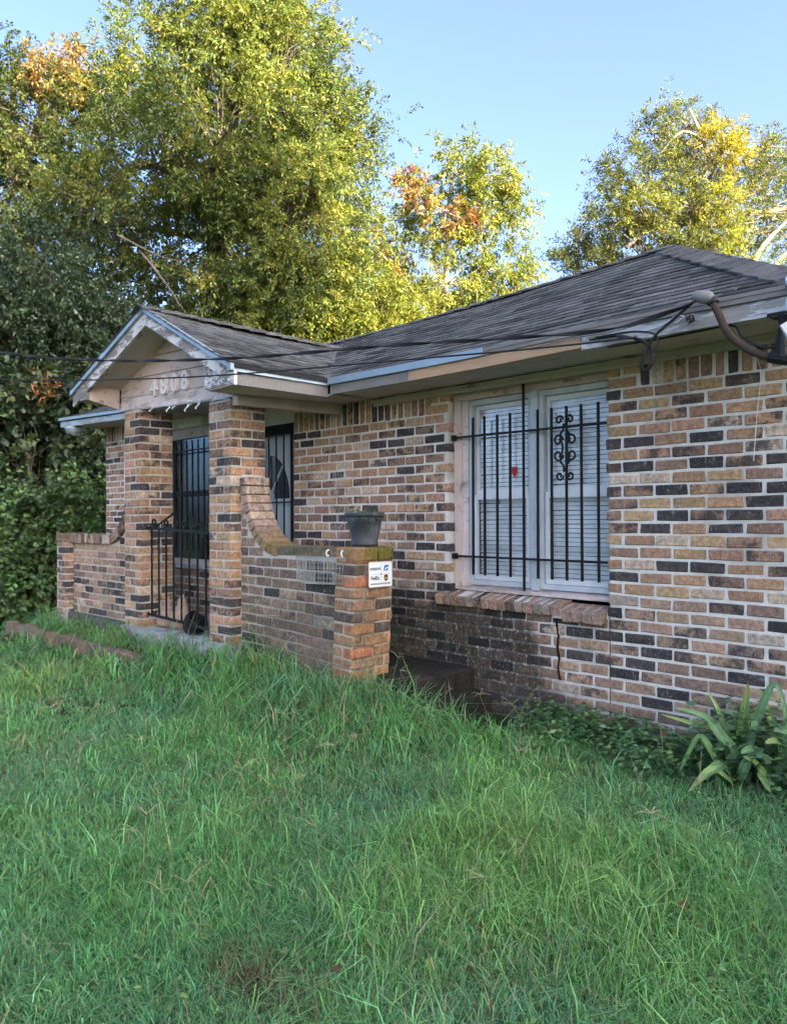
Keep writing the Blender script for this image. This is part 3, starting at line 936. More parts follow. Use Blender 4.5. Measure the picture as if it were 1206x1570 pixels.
# hip and ridge caps: bent pieces lapping up the line
def caps(A, B, n, w, mid=None, sagf=None):
    for i in range(n):
        p = A.lerp(B, i / n); q = A.lerp(B, (i + 1.25) / n)
        if sagf: p.z += sagf(p.x); q.z += sagf(q.x)
        d = (q - p).normalized()
        sd = d.cross(Vector((0, 0, 1))).normalized()
        dr = Vector((0, 0, -w * 0.42))
        lift = Vector((0, 0, 0.022 + random.uniform(0, 0.006)))
        l2_ = Vector((0, 0, 0.012))
        v = [p - sd * w + dr + lift, p + lift, p + sd * w + dr + lift, q - sd * w + dr + l2_, q + l2_, q + sd * w + dr + l2_]
        v += [k - Vector((0, 0, 0.010)) for k in v]
        f = [(0, 1, 4, 3), (1, 2, 5, 4), (6, 7, 1, 0), (7, 8, 2, 1), (9, 10, 7, 6), (10, 11, 8, 7), (0, 3, 9, 6), (5, 2, 8, 11)]
        c = sum(v, Vector()) / 12
        g = random.uniform(0.085, 0.16)
        o = mesh_obj('cap_shingle', [k - c for k in v], f, M['shingle'], roof_o, (g, g * 0.96, g * 0.90, 1)); o.location = c
caps(ER, PEAK, 11, 0.13)
caps(RDG_L, PEAK, 30, 0.10, sagf=sag)
caps(G2 + Vector((0, 0, 0)), G1 + Vector((0, -0.03, 0.0)), 12, 0.11)

# fascia, soffit and trim along the main eave
def board(name, x0, x1, y0, y1, zb, zt, mat, zfun=None, jitter=0.0):
    b = MB()
    n = max(1, int((x1 - x0) / 0.5))
    for i in range(n):
        a = x0 + (x1 - x0) * i / n; c = x0 + (x1 - x0) * (i + 1) / n
        za = zfun(a) if zfun else 0; zc = zfun(c) if zfun else 0
        b.hexa([(a, y0, zb + za), (c, y0, zb + zc), (c, y1, zb + zc), (a, y1, zb + za), (a, y0, zt + za), (c, y0, zt + zc), (c, y1, zt + zc), (a, y1, zt + za)])
    return b.build(name, mat, house)
wav = lambda x: 0.006 * math.sin(x * 2.3)
board('fascia_board', -4.655, -3.80, -0.498, -0.47, 2.362, 2.440, M['greywood'], wav)
board('fascia_board', -3.797, -2.42, -0.503, -0.47, 2.364, 2.446, M['newwood'], wav)
board('fascia_board', -2.417, -1.16, -0.498, -0.47, 2.352, 2.436, M['whitewood'], wav)
board('trim_strip', -3.12, -1.16, -0.515, -0.485, 2.437, 2.462, M['greywood'], wav)
board('drip_edge', -4.70, -3.12, -0.522, -0.499, 2.436, 2.486, M['drip'], wav)
board('drip_edge', -3.12, -1.15, -0.520, -0.50, 2.463, 2.483, M['greywood'], wav)
board('fascia_board', -10.0, -7.55, -0.498, -0.47, 2.39, 2.455, M['bluewhite'], lambda x: (zeave(x) - ZE) * 0.9)
board('drip_edge', -10.02, -7.55, -0.52, -0.499, 2.450, 2.482, M['drip'], lambda x: zeave(x) - ZE)
def slab_poly(name, pts, thick, mat, parent=house):
    n = len(pts)
    b = MB(); b.add([tuple(p) for p in pts] + [(p[0], p[1], p[2] + thick) for p in pts], [tuple(range(n)), tuple(reversed(range(n, 2 * n)))] + [(i, i + n, (i + 1) % n + n, (i + 1) % n) for i in range(n)])
    return b.build(name, mat, parent)
slab_poly('soffit', [(-4.62, -0.468, 2.375), (-1.17, -0.468, 2.365), (-1.17, -0.022, 2.375), (-4.62, -0.022, 2.385)], 0.012, M['tan'])
slab_poly('soffit', [(-9.98, -0.468, 2.60), (-7.30, -0.468, 2.51), (-7.30, 0.02, 2.51), (-9.98, 0.02, 2.60)], 0.012, M['tan'])
board('frieze_board', -4.68, XR, -0.020, 0.004, 2.322, 2.374, M['tan'], lambda x: 0.002 * math.sin(x * 3))
board('frieze_moulding', -4.68, XR, -0.034, -0.0205, 2.345, 2.374, M['tan'])
# right end: fascia of the hip eave
b = MB(); b.box(-1.178, -1.15, -0.468, 6.0, 2.36, 2.46); b.build('fascia_board', M['whitewood'], house)
slab_poly('soffit', [(-1.395, -0.02, 2.367), (-1.18, -0.02, 2.367), (-1.18, 6.0, 2.367), (-1.395, 6.0, 2.367)], 0.01, M['tan'])

# ------------------------------------------------------------------ porch gable
def rake(a, b, off_top, off_bot, y0, y1, name, mat, ext=0.0):
    A = Vector(a); B = Vector(b)
    v = []
    for off in (off_bot, off_top):
        for p, y in ((A, y0), (B, y0), (B, y1), (A, y1)):
            v.append((p.x, y, p.z + off))
    m_ = MB(); m_.hexa(v)
    return m_.build(name, mat, house)
rake(e1 + Vector((0.01, 0, -0.004)), G1, -0.038, -0.150, -1.296, -1.27, 'rake_board', M['whitepeel'])
rake(G1, l1 + Vector((-0.01, 0, -0.004)), -0.038, -0.150, -1.2965, -1.27, 'rake_board', M['whitepeel'])
mid = G1.lerp(e1, 0.72)
rake(mid, G1, 0.004, -0.040, -1.325, -1.297, 'drip_edge', M['drip'])
rake(e1 + Vector((0.012, 0, -0.006)), mid, 0.002, -0.043, -1.328, -1.2975, 'drip_edge', M['drip'])
rake(G1, l1 + Vector((-0.012, 0, -0.006)), 0.004, -0.040, -1.325, -1.297, 'drip_edge', M['drip'])
GY = -0.955       # siding plane
def zr(x):        # underside of the roof over the porch
    if x > G1.x: return G1.z + (e1.z - G1.z) * (x - G1.x) / (e1.x - G1.x)
    return G1.z + (l1.z - G1.z) * (x - G1.x) / (l1.x - G1.x)
def zbase(x): return 2.372 + (-(x + 5.3)) * 0.048
# sloped rake soffits between rake boards and siding
slab_poly('rake_soffit', [(G1.x, -1.269, G1.z - 0.10), (l1.x + 0.30, -1.269, zr(l1.x + 0.30) - 0.10), (l1.x + 0.30, GY - 0.001, zr(l1.x + 0.30) - 0.10), (G1.x, GY - 0.001, G1.z - 0.10)], 0.012, M['tan'])
slab_poly('rake_soffit', [(G1.x, -1.269, G1.z - 0.10), (G1.x, GY - 0.001, G1.z - 0.10), (e1.x - 0.42, GY - 0.001, zr(e1.x - 0.42) - 0.10), (e1.x - 0.42, -1.269, zr(e1.x - 0.42) - 0.10)], 0.012, M['tan'])
# siding boards, each clipped under the rake
def siding(zb, zt, y, mat, x0=-7.28, x1=-5.30):
    def tz(h, x): return h + (-(x + 5.3)) * 0.048
    bot, top = [], []
    n = 40
    for i in range(n + 1):
        x = x0 + (x1 - x0) * i / n
        b_ = tz(zb, x); t_ = min(tz(zt, x), zr(x) - 0.088)
        if t_ > b_ + 0.004: bot.append((x, b_)); top.append((x, t_))
    if len(bot) < 2: return
    m_ = MB()
    # clapboard: bottom edge proud
    v = [(x, y - 0.014, z) for x, z in bot] + [(x, y - 0.004, z) for x, z in top] + [(x, y + 0.012, z) for x, z in bot] + [(x, y + 0.012, z) for x, z in top]
    k = len(bot); f = []
    for i in range(k - 1):
        f += [(i, i + 1, k + i + 1, k + i), (2 * k + i + 1, 2 * k + i, 3 * k + i, 3 * k + i + 1), (2 * k + i, 2 * k + i + 1, i + 1, i), (k + i, k + i + 1, 3 * k + i + 1, 3 * k + i)]
    f += [(2 * k, 0, k, 3 * k), (k - 1, 3 * k - 1, 4 * k - 1, 2 * k - 1)]
    m_.add(v, f)
    return m_.build('siding_board', mat, house)
siding(2.375, 2.490, GY - 0.004, M['pinkwhite'])
siding(2.494, 2.665, GY, M['pink'])
siding(2.669, 2.840, GY, M['pink'])
siding(2.844, 3.20, GY, M['pink'])
# boxed return at the low end of the rake, and the patched end at the other
def box_ret():
    xi = -7.30
    b = MB()
    b.prism([(-7.60, 2.565), (xi, 2.548), (xi, zr(xi) - 0.125), (-7.60, 2.60)], 'y', -1.292, -1.268)
    b.build('rake_return', M['whitepeel'], house)
    b = MB(); b.hexa([(xi - 0.012, -1.267, 2.545), (xi, -1.267, 2.545), (xi, GY - 0.016, 2.482), (xi - 0.012, GY - 0.016, 2.482),
                      (xi - 0.012, -1.267, zr(xi) - 0.10), (xi, -1.267, zr(xi) - 0.10), (xi, GY - 0.016, zr(xi) - 0.10), (xi - 0.012, GY - 0.016, zr(xi) - 0.10)])
    b.build('return_cheek', M['pink'], house)
    slab_poly('return_soffit', [(-7.60, -1.268, 2.562), (xi - 0.013, -1.268, 2.548), (xi - 0.013, -0.52, 2.50), (-7.60, -0.52, 2.52)], 0.01, M['tan'])
box_ret()
b = MB()
b.prism([(-4.80, 2.385), (-5.22, 2.392), (-5.22, zr(-5.22) - 0.125), (-4.80, zr(-4.80) - 0.125)], 'y', -1.266, -1.25)
k = NT('flaked_patch')
n = k.noise(k.pos(14, 14, 22), 1.5, 8, 0.75)
pm = k.finish(k.mix(k.ramp(n, 0.46, 0.52), (0.60, 0.62, 0.62), (0.22, 0.20, 0.18)), 0.85, spec=0.2, normal=k.bump(n, 0.6, 0.006))
b.build('patch_board', pm, house)
b = MB(); b.hexa([(-5.225, -1.249, 2.392), (-5.213, -1.249, 2.392), (-5.213, GY - 0.02, 2.372), (-5.225, GY - 0.02, 2.372),
                  (-5.225, -1.249, zr(-5.22) - 0.10), (-5.213, -1.249, zr(-5.22) - 0.10), (-5.213, GY - 0.02, zr(-5.22) - 0.10), (-5.225, GY - 0.02, zr(-5.22) - 0.10)])
b.build('return_cheek', M['pink'], house)
# side eave of the porch
def seg_board(name, A, B, off0, off1, zb, zt, mat):
    A, B = Vector(A), Vector(B)
    d = (B - A); d.z = 0; d.normalize(); nn = Vector((d.y, -d.x, 0))
    v = []
    for z in (zb, zt):
        for p, o_ in ((A, off1), (B, off1), (B, off0), (A, off0)):
            q = p + nn * o_; v.append((q.x, q.y, p.z + z))
    m_ = MB(); m_.hexa(v)
    return m_.build(name, mat, house)
seg_board('fascia_board', (-4.80, -1.27, 2.49), (-4.68, -0.50, 2.464), -0.028, 0.0, -0.115, -0.028, M['greywood'])
seg_board('drip_edge', (-4.795, -1.325, 2.495), (-4.675, -0.502, 2.462), -0.026, 0.010, -0.026, 0.022, M['drip'])
slab_poly('soffit', [(-5.21, -1.248, 2.378), (-4.83, -1.266, 2.378), (-4.71, -0.50, 2.362), (-4.66, -0.47, 2.362), (-4.63, -0.023, 2.388), (-5.10, -0.023, 2.388)], 0.012, M['tan'])
b = MB(); b.hexa([(-5.27, -0.985, 2.30), (-5.20, -0.985, 2.30), (-5.08, -0.023, 2.30), (-5.16, -0.023, 2.30), (-5.27, -0.985, 2.376), (-5.20, -0.985, 2.376), (-5.08, -0.023, 2.385), (-5.16, -0.023, 2.385)])
b.build('porch_beam', M['tan'], house)
b = MB(); b.hexa([(-7.25, -0.938, 2.46), (-5.28, -0.938, 2.365), (-5.28, -0.80, 2.365), (-7.25, -0.80, 2.46), (-7.25, -0.938, 2.58), (-5.28, -0.938, 2.46), (-5.28, -0.80, 2.46), (-7.25, -0.80, 2.58)])
b.build('porch_beam', M['tan'], house)
slab_poly('porch_ceiling', [(-7.50, -0.798, 2.53), (-5.29, -0.798, 2.40), (-5.17, 0.004, 2.40), (-7.50, 0.004, 2.53)], 0.012, M['tan'])
# ragged strips of paint hanging from the lower edge
for (x, l, w) in ((-6.62, 0.05, 0.02), (-6.30, 0.07, 0.018), (-6.20, 0.05, 0.015), (-5.98, 0.085, 0.02), (-5.93, 0.05, 0.015), (-5.80, 0.075, 0.022), (-5.55, 0.03, 0.03)):
    b = MB(); z = 2.375 + (-(x + 5.3)) * 0.048
    pts = [Vector((x, GY - 0.022, z + 0.015)), Vector((x + 0.01, GY - 0.03, z - l * 0.4)), Vector((x - 0.015, GY - 0.05, z - l * 0.8)), Vector((x + 0.012, GY - 0.055, z - l))]
    v = []
    for i_, p in enumerate(pts):
        ww = w * (1 - 0.25 * i_)
        v += [p - Vector((ww / 2, 0, 0)), p + Vector((ww / 2, 0.006, 0))]
    v += [q + Vector((0, 0.002, 0)) for q in v]
    b.add(v, [(0, 1, 3, 2), (2, 3, 5, 4), (4, 5, 7, 6), (9, 8, 10, 11), (11, 10, 12, 13), (13, 12, 14, 15)])
    b.build('paint_flake', M['white'], house)
b = MB(); b.hexa([(-7.27, GY - 0.030, 2.455), (-5.32, GY - 0.030, 2.362), (-5.32, GY - 0.0185, 2.362), (-7.27, GY - 0.0185, 2.455), (-7.27, GY - 0.030, 2.468), (-5.32, GY - 0.030, 2.378), (-5.32, GY - 0.0185, 2.378), (-7.27, GY - 0.0185, 2.468)])
b.build('trim_strip', M['whitewood'], house)

# lettering helper (built in font turned into mesh)
def text_mesh(txt, size, extrude, bevel=0.0, align='LEFT', shear=0.0, space=1.0, thick=0.0):
    cu_ = bpy.data.curves.new('t', 'FONT'); cu_.body = txt; cu_.size = size; cu_.extrude = extrude; cu_.bevel_depth = bevel
    cu_.align_x = align; cu_.shear = shear; cu_.space_character = space; cu_.offset = thick; cu_.resolution_u = 3
    ob = bpy.data.objects.new('t', cu_); COL.objects.link(ob)
    dg = bpy.context.evaluated_depsgraph_get(); dg.update()
    me = bpy.data.meshes.new_from_object(ob.evaluated_get(dg))
    bpy.data.objects.remove(ob); bpy.data.curves.remove(cu_)
    return me
for ch, x, z in (('4', -6.62, 2.530), ('8', -6.43, 2.527), ('0', -6.24, 2.524), ('8', -6.06, 2.522)):
    me = text_mesh(ch, 0.225, 0.014, 0.002, thick=0.003)
    me.materials.append(M['digit'])
    o = bpy.data.objects.new('house_number', me); link(o, house)
    o.location = (x, GY - 0.030, z); o.rotation_euler = (R(90), 0.0, 0); o['label'] = 'raised digit %s on the gable siding' % ch

# ------------------------------------------------------------------ porch slab and steps
ps = MB(); ps.box(-9.0, -4.60, -0.69, 0.002, -0.1, 0.40); ps.box(-7.16, -5.30, -0.93, -0.69, -0.1, 0.40)
b = MB(); b.box(-9.0, -7.165, -0.955, -0.692, -0.1, 0.398); b.build('wall_footing', M['footing'], house)
slab = ps.build('porch_slab', M['concrete'], house)
b = MB(); b.hexa([(-7.17, -1.045, -0.1), (-5.20, -1.035, -0.1), (-5.20, -0.931, -0.1), (-7.17, -0.931, -0.1), (-7.16, -1.035, 0.395), (-5.22, -1.02, 0.395), (-5.22, -0.931, 0.402), (-7.16, -0.931, 0.402)])
b.build('slab_nosing', M['concrete'], house)
b = MB(); b.box(-4.598, -3.722, -0.69, -0.002, -0.1, 0.320); b.build('landing', M['darkstep'], house)
steps = empty('porch_steps', (0, 0, 0), 'two dark mossy concrete steps between the brick pier and the wall', 'steps')
def tread(x0, x1, y0, z1, skew):
    """worn step: its edges wander and its nosing is chipped"""
    n_ = 9
    b_ = MB(); top = []; bot = []
    for i_ in range(n_ + 1):
        y_ = y0 + (-0.004 - y0) * i_ / n_
        wx = random.uniform(-0.012, 0.008); wz = random.uniform(-0.012, 0.004)
        top.append((x1 + skew * i_ / n_ + wx - 0.012, y_, z1 + wz)); bot.append((x1 + skew * i_ / n_ + wx, y_, z1 - 0.02 + wz))
    k_ = n_ + 1
    v = [(x0, p[1], z1 + 0.003) for p in top] + top + bot + [(p[0] + 0.004, p[1], -0.1) for p in bot]
    f = []
    for r_ in range(3):
        for i_ in range(n_): f.append((r_ * k_ + i_, (r_ + 1) * k_ + i_, (r_ + 1) * k_ + i_ + 1, r_ * k_ + i_ + 1))
    f.append((0, k_, 2 * k_, 3 * k_)); v += [(x0, y0, -0.1)]; f[-1] = (0, len(v) - 1, 3 * k_, 2 * k_, k_)
    b_.add(v, f); return b_.build('tread', M['darkstep'], steps)
tread(-3.721, -3.66, -0.62, 0.318, 0.02)
tread(-3.70, -3.50, -0.62, 0.165, 0.02)

# ------------------------------------------------------------------ porch columns
def column(xr, yf, w, d, z0, z1, lean=0.0):
    b = MB(); b.box(xr - w + 0.006, xr - 0.006, yf + 0.006, yf + d - 0.006, z0, z1)
    c = b.build('porch_column', M['mortar'], house)
    z = z0; k_ = 0
    while z < z1 - 0.02:
        zt = min(z + CP, z1); hz = (zt - z - 0.013) / 2; zc = (z + zt) / 2
        bd = 0.098
        if k_ % 2 == 0:
            parts = [(xr - bd / 2, yf + 0.1015, bd / 2, 0.1015), (xr - bd / 2, yf + (0.21 + d) / 2, bd / 2, (d - 0.21) / 2 - 0.0065),
                     (xr - bd - 0.0065 - (w - bd) / 2 + 0.005, yf + bd / 2, (w - bd) / 2 - 0.008, bd / 2),
                     (xr - w + bd / 2, yf + (d + bd) / 2, bd / 2, (d - bd) / 2 - 0.008)]
        else:
            parts = [(xr - 0.1015, yf + bd / 2, 0.1015, bd / 2), (xr - bd / 2, yf + bd + (d - bd) / 2 + 0.005, bd / 2, (d - bd) / 2 - 0.008),
                     (xr - 0.21 - (w - 0.21) / 2, yf + bd / 2, (w - 0.21) / 2 - 0.0065, bd / 2), (xr - w + bd / 2, yf + (d + bd) / 2, bd / 2, (d - bd) / 2 - 0.008)]
        for (cx_, cy_, hx_, hy_) in parts:
            HB.add((cx_ + random.uniform(-0.002, 0.002), cy_ + random.uniform(-0.002, 0.002), zc), (hx_, hy_, hz), c, M['brick'], brick_tint(0.05), d=0.005)
        z += CP; k_ += 1
    return c
column(-5.30, -0.99, 0.33, 0.34, 0.40, 2.36)
column(-6.84, -0.99, 0.33, 0.34, 0.40, 2.44)
HB.emit(300)

# ------------------------------------------------------------------ low porch walls
def arc(xa, xb, za, zb, n=14):
    """concave sweep from (xa, za) at the column down to (xb, zb)"""
    out = []
    for i in range(n + 1):
        a = (math.pi / 2) * i / n
        out.append((xb + (xa - xb) * (1 - math.sin(a)), za + (zb - za) * (1 - math.cos(a)) ) )
    return out
def swoop(xa, xb, za, zb, n=24):
    # quarter ellipse, vertical at the column, level at the foot
    return [(xa + (xb - xa) * (1 - math.cos(math.pi / 2 * i / n)), zb + (za - zb) * (1 - math.sin(math.pi / 2 * i / n))) for i in range(n + 1)]

# right wall with the leaning pier
pwall = empty('porch_wall', (0, 0, 0), 'low brick porch wall sweeping down from the column to a leaning end pier', 'wall')
PB = BrickSet()
PX0, PX1, PYF, PTH = -5.30, -3.89, -0.90, 0.21
ZT = 1.205
def warpR(p):
    w = max(0.0, min(1.0, (p[0] + 5.3) / 1.4)) ** 1.5
    return (p[0] + (0.055 * (p[2] - 1.2)) * w, p[1] - 0.02 * w * (1.2 - p[2]), p[2] - 0.045 * w * max(0, min(1, (1.15 - p[2]) / 0.6)))
sw = swoop(PX0, -4.80, 1.74, ZT - 0.075)
prof = [(PX0 + 0.002, -0.05)] + [(x_ + 0.022, z_ + 0.022) for x_, z_ in sw] + [(PX1 - 0.012, ZT - 0.085), (PX1 - 0.012, -0.05)]
prof[1] = (PX0 + 0.002, prof[1][1])
b = MB(); b.prism(prof, 'y', PYF + 0.007, PYF + PTH - 0.007)
b.v = [warpR(v) for v in b.v]
core = b.build('mortar_core', M['mortar'], pwall)
def swz(x):
    t = (x - PX0) / (-4.80 - PX0)
    if t >= 1: return ZT - 0.075
    return (ZT - 0.075) + (1.74 - (ZT - 0.075)) * (1 - math.sqrt(max(0, 1 - (1 - t) ** 2)))
def low_tint(x, z):
    t = brick_tint(0.45)
    return (t[0] * 0.80, t[1] * 0.80, t[2] * 0.78, t[3])
kk = 0
z = 0.36 - 5 * CP
while z < 1.70:
    zt = z + CP
    zc = z + CP / 2
    if zt <= ZT - 0.07: xe = -4.10
    else:
        xe = PX0
        for i in range(200):
            x_ = PX0 + i * 0.0026
            if swz(x_) > zt - 0.01: xe = x_
    x = PX0 - (BL / 2 if kk % 2 else 0)
    while x < xe:
        a, c = max(x, PX0 + 0.004), min(x + BL, xe)
        if c - a > 0.035:
            for (yy) in (PYF + 0.05, PYF + PTH - 0.05):
                if yy > PYF + 0.1 and zt > 0.9 and False: continue
                PB.add(((a + c) / 2, yy, zc), ((c - a) / 2 - 0.0065, 0.05, CP / 2 - 0.0065), pwall, M['brick'], low_tint(x, z), warp=warpR)
        x += BL
    z += CP; kk += 1
# sweep coping: rowlocks lying across the wall, mossy lower down
seglen = []
L_ = 0
pts = [Vector((x_, 0, z_)) for x_, z_ in swoop(PX0 + 0.012, -4.80, 1.74, ZT - 0.075, 60)]
acc = [0]
for i in range(60): acc.append(acc[-1] + (pts[i + 1] - pts[i]).length)
nb = int(acc[-1] / 0.074)
for i in range(nb):
    s0 = (i + 0.5) / nb * acc[-1]
    j = max(jj for jj in range(60) if acc[jj] <= s0)
    p = pts[j].lerp(pts[j + 1], (s0 - acc[j]) / (acc[j + 1] - acc[j]))
    d = (pts[j + 1] - pts[j]).normalized()
    ang = math.atan2(d.z, d.x)
    nrm = Vector((-d.z, 0, d.x))
    tt = i / nb
    t = brick_tint(0.35)
    if t[0] < 0.08 and tt > 0.3: t = brick_tint(0.35)
    if tt > 0.45:
        f_ = min(1, (tt - 0.45) * 1.8)
        t = (t[0] * (1 - f_) + 0.20 * f_, t[1] * (1 - f_) + 0.145 * f_, t[2] * (1 - f_) + 0.035 * f_, 0)
    c_ = p + nrm * 0.034
    PB.add((c_.x, PYF + 0.105, c_.z), (0.0325, 0.116, 0.040), pwall, M['brick'], t, rot=Matrix.Rotation(-ang, 3, 'Y'), warp=warpR, d=0.005, jit=0.0015)
# level coping of stretchers
x = -4.80; i = 0
while x < -4.12:
    w = 0.205
    PB.add((x + w / 2, PYF + 0.048, ZT - 0.036), (w / 2 - 0.006, 0.056, 0.032), pwall, M['brick'], (0.17 * random.uniform(.8, 1.15), 0.125, 0.075, 0.3), warp=warpR)
    PB.add((x + w / 2, PYF + 0.165, ZT - 0.036), (w / 2 - 0.006, 0.055, 0.032), pwall, M['brick'], (0.15, 0.12, 0.07, 0.3), warp=warpR)
    x += w
# pier
PD = 0.365
b = MB(); b.box(-4.095, PX1 - 0.012, PYF - 0.012, PYF + PD - 0.018, -0.05, ZT - 0.085); b.v = [warpR(v) for v in b.v]
b.build('pier_core', M['mortar_clean'], pwall)
z = 0.345 - 4 * CP; kk = 0
def pier_tint():
    t = random.choice([(0.36, 0.19, 0.095), (0.36, 0.15, 0.085), (0.28, 0.175, 0.11), (0.24, 0.155, 0.10), (0.32, 0.21, 0.12), (0.26, 0.16, 0.09), (0.09, 0.07, 0.06)])
    v_ = random.uniform(0.85, 1.15)
    return (t[0] * v_, t[1] * v_, t[2] * v_, 1.0 if random.random() < 0.25 else 0.0)
while z < ZT - 0.09:
    zc = z + CP / 2; hz = CP / 2 - 0.0065
    yf = PYF - 0.02
    if kk % 2 == 0:
        items = [(PX1 - 0.049, yf + 0.101, 0.049, 0.101), (PX1 - 0.049, yf + 0.21 + (PD - 0.21) / 2, 0.049, (PD - 0.21) / 2 - 0.006), (PX1 - 0.155, yf + 0.049, 0.049, 0.049)]
    else:
        items = [(PX1 - 0.105, yf + 0.049, 0.103, 0.049), (PX1 - 0.049, yf + 0.11 + 0.105, 0.049, 0.099), (PX1 - 0.049, yf + 0.325 + 0.02, 0.049, 0.022)]
    for (cx_, cy_, hx_, hy_) in items:
        PB.add((cx_ + random.uniform(-0.003, 0.003), cy_ + random.uniform(-0.003, 0.003), zc), (hx_, hy_, hz), pwall, M['brick_clean'], pier_tint(), d=0.007, jit=0.003, warp=warpR)
    z += CP; kk += 1
for (cy_, hy_, t) in ((PYF + 0.025, 0.045, (0.23, 0.15, 0.075, 0)), (PYF + 0.13, 0.055, (0.165, 0.135, 0.035, 0)), (PYF + 0.265, 0.075, (0.155, 0.14, 0.03, 0))):
    PB.add((PX1 - 0.10, cy_, ZT - 0.045), (0.108, hy_, 0.046), pwall, M['brick'], t, d=0.010, jit=0.004, warp=warpR)
PB.emit(300)

# left wall with the end pilaster
lwall = empty('porch_wall', (0, 0, 0), 'low brick porch wall curving up to the column beside the shrubs', 'wall')
LB = BrickSet()
LX0, LX1 = -8.62, -7.165
ZL = 1.255
swl = swoop(LX1, -7.72, 1.70, ZL - 0.09)
prof = [(LX1 - 0.002, 0.40)] + [(LX1 - 0.002, swl[0][1])] + [(x_, z_ - 0.012) for x_, z_ in swl[1:]] + [(LX0 + 0.01, ZL - 0.10), (LX0 + 0.01, 0.40)]
b = MB(); b.prism(prof, 'y', PYF + 0.007, PYF + PTH - 0.007); b.build('mortar_core', M['mortar'], lwall)
def swzl(x):
    t = (LX1 - x) / (LX1 + 7.72)
    if t >= 1: return ZL - 0.09
    return (ZL - 0.09) + (1.70 - (ZL - 0.09)) * (1 - math.sqrt(max(0, 1 - (1 - t) ** 2)))
z = 0.405; kk = 0
while z < 1.66:
    zt = z + CP; zc = z + CP / 2
    if zt <= ZL - 0.08: xs_ = LX0
    else:
        xs_ = LX1
        for i in range(260):
            x_ = LX1 - i * 0.0026
            if swzl(x_) > zt - 0.01: xs_ = x_
    x = LX0 - (BL / 2 if kk % 2 else 0)
    while x < LX1:
        a, c = max(x, xs_), min(x + BL, LX1 - 0.004)
        if c - a > 0.035:
            t = brick_tint(0.30)
            LB.add(((a + c) / 2, PYF + 0.05, zc), ((c - a) / 2 - 0.0065, 0.05, CP / 2 - 0.0065), lwall, M['brick'], t)
        x += BL
    z += CP; kk += 1
pts = [Vector((x_, 0, z_)) for x_, z_ in swoop(LX1 - 0.012, -7.72, 1.70, ZL - 0.09, 60)] + [Vector((LX0 - 0.02, 0, ZL - 0.09))]
acc = [0]
for i in range(len(pts) - 1): acc.append(acc[-1] + (pts[i + 1] - pts[i]).length)
nb = int(acc[-1] / 0.074)
for i in range(nb):
    s0 = (i + 0.5) / nb * acc[-1]
    j = max(jj for jj in range(len(pts) - 1) if acc[jj] <= s0)
    p = pts[j].lerp(pts[j + 1], (s0 - acc[j]) / (acc[j + 1] - acc[j]))
    d = (pts[j + 1] - pts[j]).normalized()
    nrm = Vector((d.z, 0, -d.x))
    ang = math.atan2(d.z, d.x)
    c_ = p + nrm * 0.038
    t = brick_tint(0.4)
    if t[0] < 0.08: t = (0.20, 0.145, 0.10, 0)
    LB.add((c_.x, PYF + 0.09, c_.z), (0.0315, 0.125, 0.048), lwall, M['brick'], t, rot=Matrix.Rotation(-ang, 3, 'Y'), d=0.005)
# pilaster
b = MB(); b.box(-8.874, -8.626, -0.974, -0.676, 0.28, ZL - 0.09); b.build('pier_core', M['mortar'], lwall)
z = 0.36; kk = 0
while z < ZL - 0.09:
    zt = min(z + CP, ZL - 0.085); zc = (z + zt) / 2; hz = (zt - z) / 2 - 0.0065
    items = [(-8.725, -0.931, 0.103, 0.049), (-8.66, -0.80, 0.040, 0.075), (-8.86, -0.80, 0.022, 0.12)] if kk % 2 else [(-8.67, -0.885, 0.049, 0.095), (-8.80, -0.931, 0.075, 0.049), (-8.67, -0.73, 0.049, 0.05)]
    for (cx_, cy_, hx_, hy_) in items:
        LB.add((cx_, cy_, zc), (hx_, hy_, hz), lwall, M['brick'], brick_tint(0.25))
    z += CP; kk += 1
for i in range(4):
    LB.add((-8.85 + i * 0.066 - 0.005, -0.855, ZL - 0.042), (0.029, 0.13, 0.047), lwall, M['brick'], (0.20 * random.uniform(.85, 1.1), 0.145, 0.10, 0))
LB.emit(300)

# ------------------------------------------------------------------ railing between the columns
rail = empty('porch_railing', (0, 0, 0), 'short black iron railing with scrolls between the two porch columns', 'railing')
RY = -0.915
rz = lambda x, h: h + (x + 6.84) * -0.035
for h, r in ((1.325, 0.016), (0.52, 0.015)):
    b = MB(); b.tube([(-6.90, RY, rz(-6.90, h)), (-5.62, RY, rz(-5.62, h))], r, 4); b.build('rail', M_ir, rail)
for i in range(9):
    x = -6.76 + i * 0.137
    b = MB(); b.tube([(x, RY, rz(x, 0.52)), (x, RY, rz(x, 1.325))], 0.0095, 4); b.build('baluster', M_ir, rail)
b = MB()
for (cx_, sg) in ((-6.72, 1), (-6.48, -1), (-6.30, 1), (-6.14, -1), (-5.98, 1), (-5.74, -1)):
    b.tube(scroll_pts(cx_, rz(cx_, 1.325) + 0.052, 0.046, -math.pi / 2, 1.2, sg, RY), 0.010, 5)
for (xa, xb, hb) in ((-6.68, -6.34, 0.155), (-5.78, -6.10, 0.155)):
    b.tube(smooth_path([(xa, RY, rz(xa, 1.325) + 0.02), ((xa + xb) / 2, RY, rz(xa, 1.325) + 0.08), (xb, RY, rz(xb, 1.325) + hb)]), 0.010, 5)
b.build('scroll_ornament', M_ir, rail)

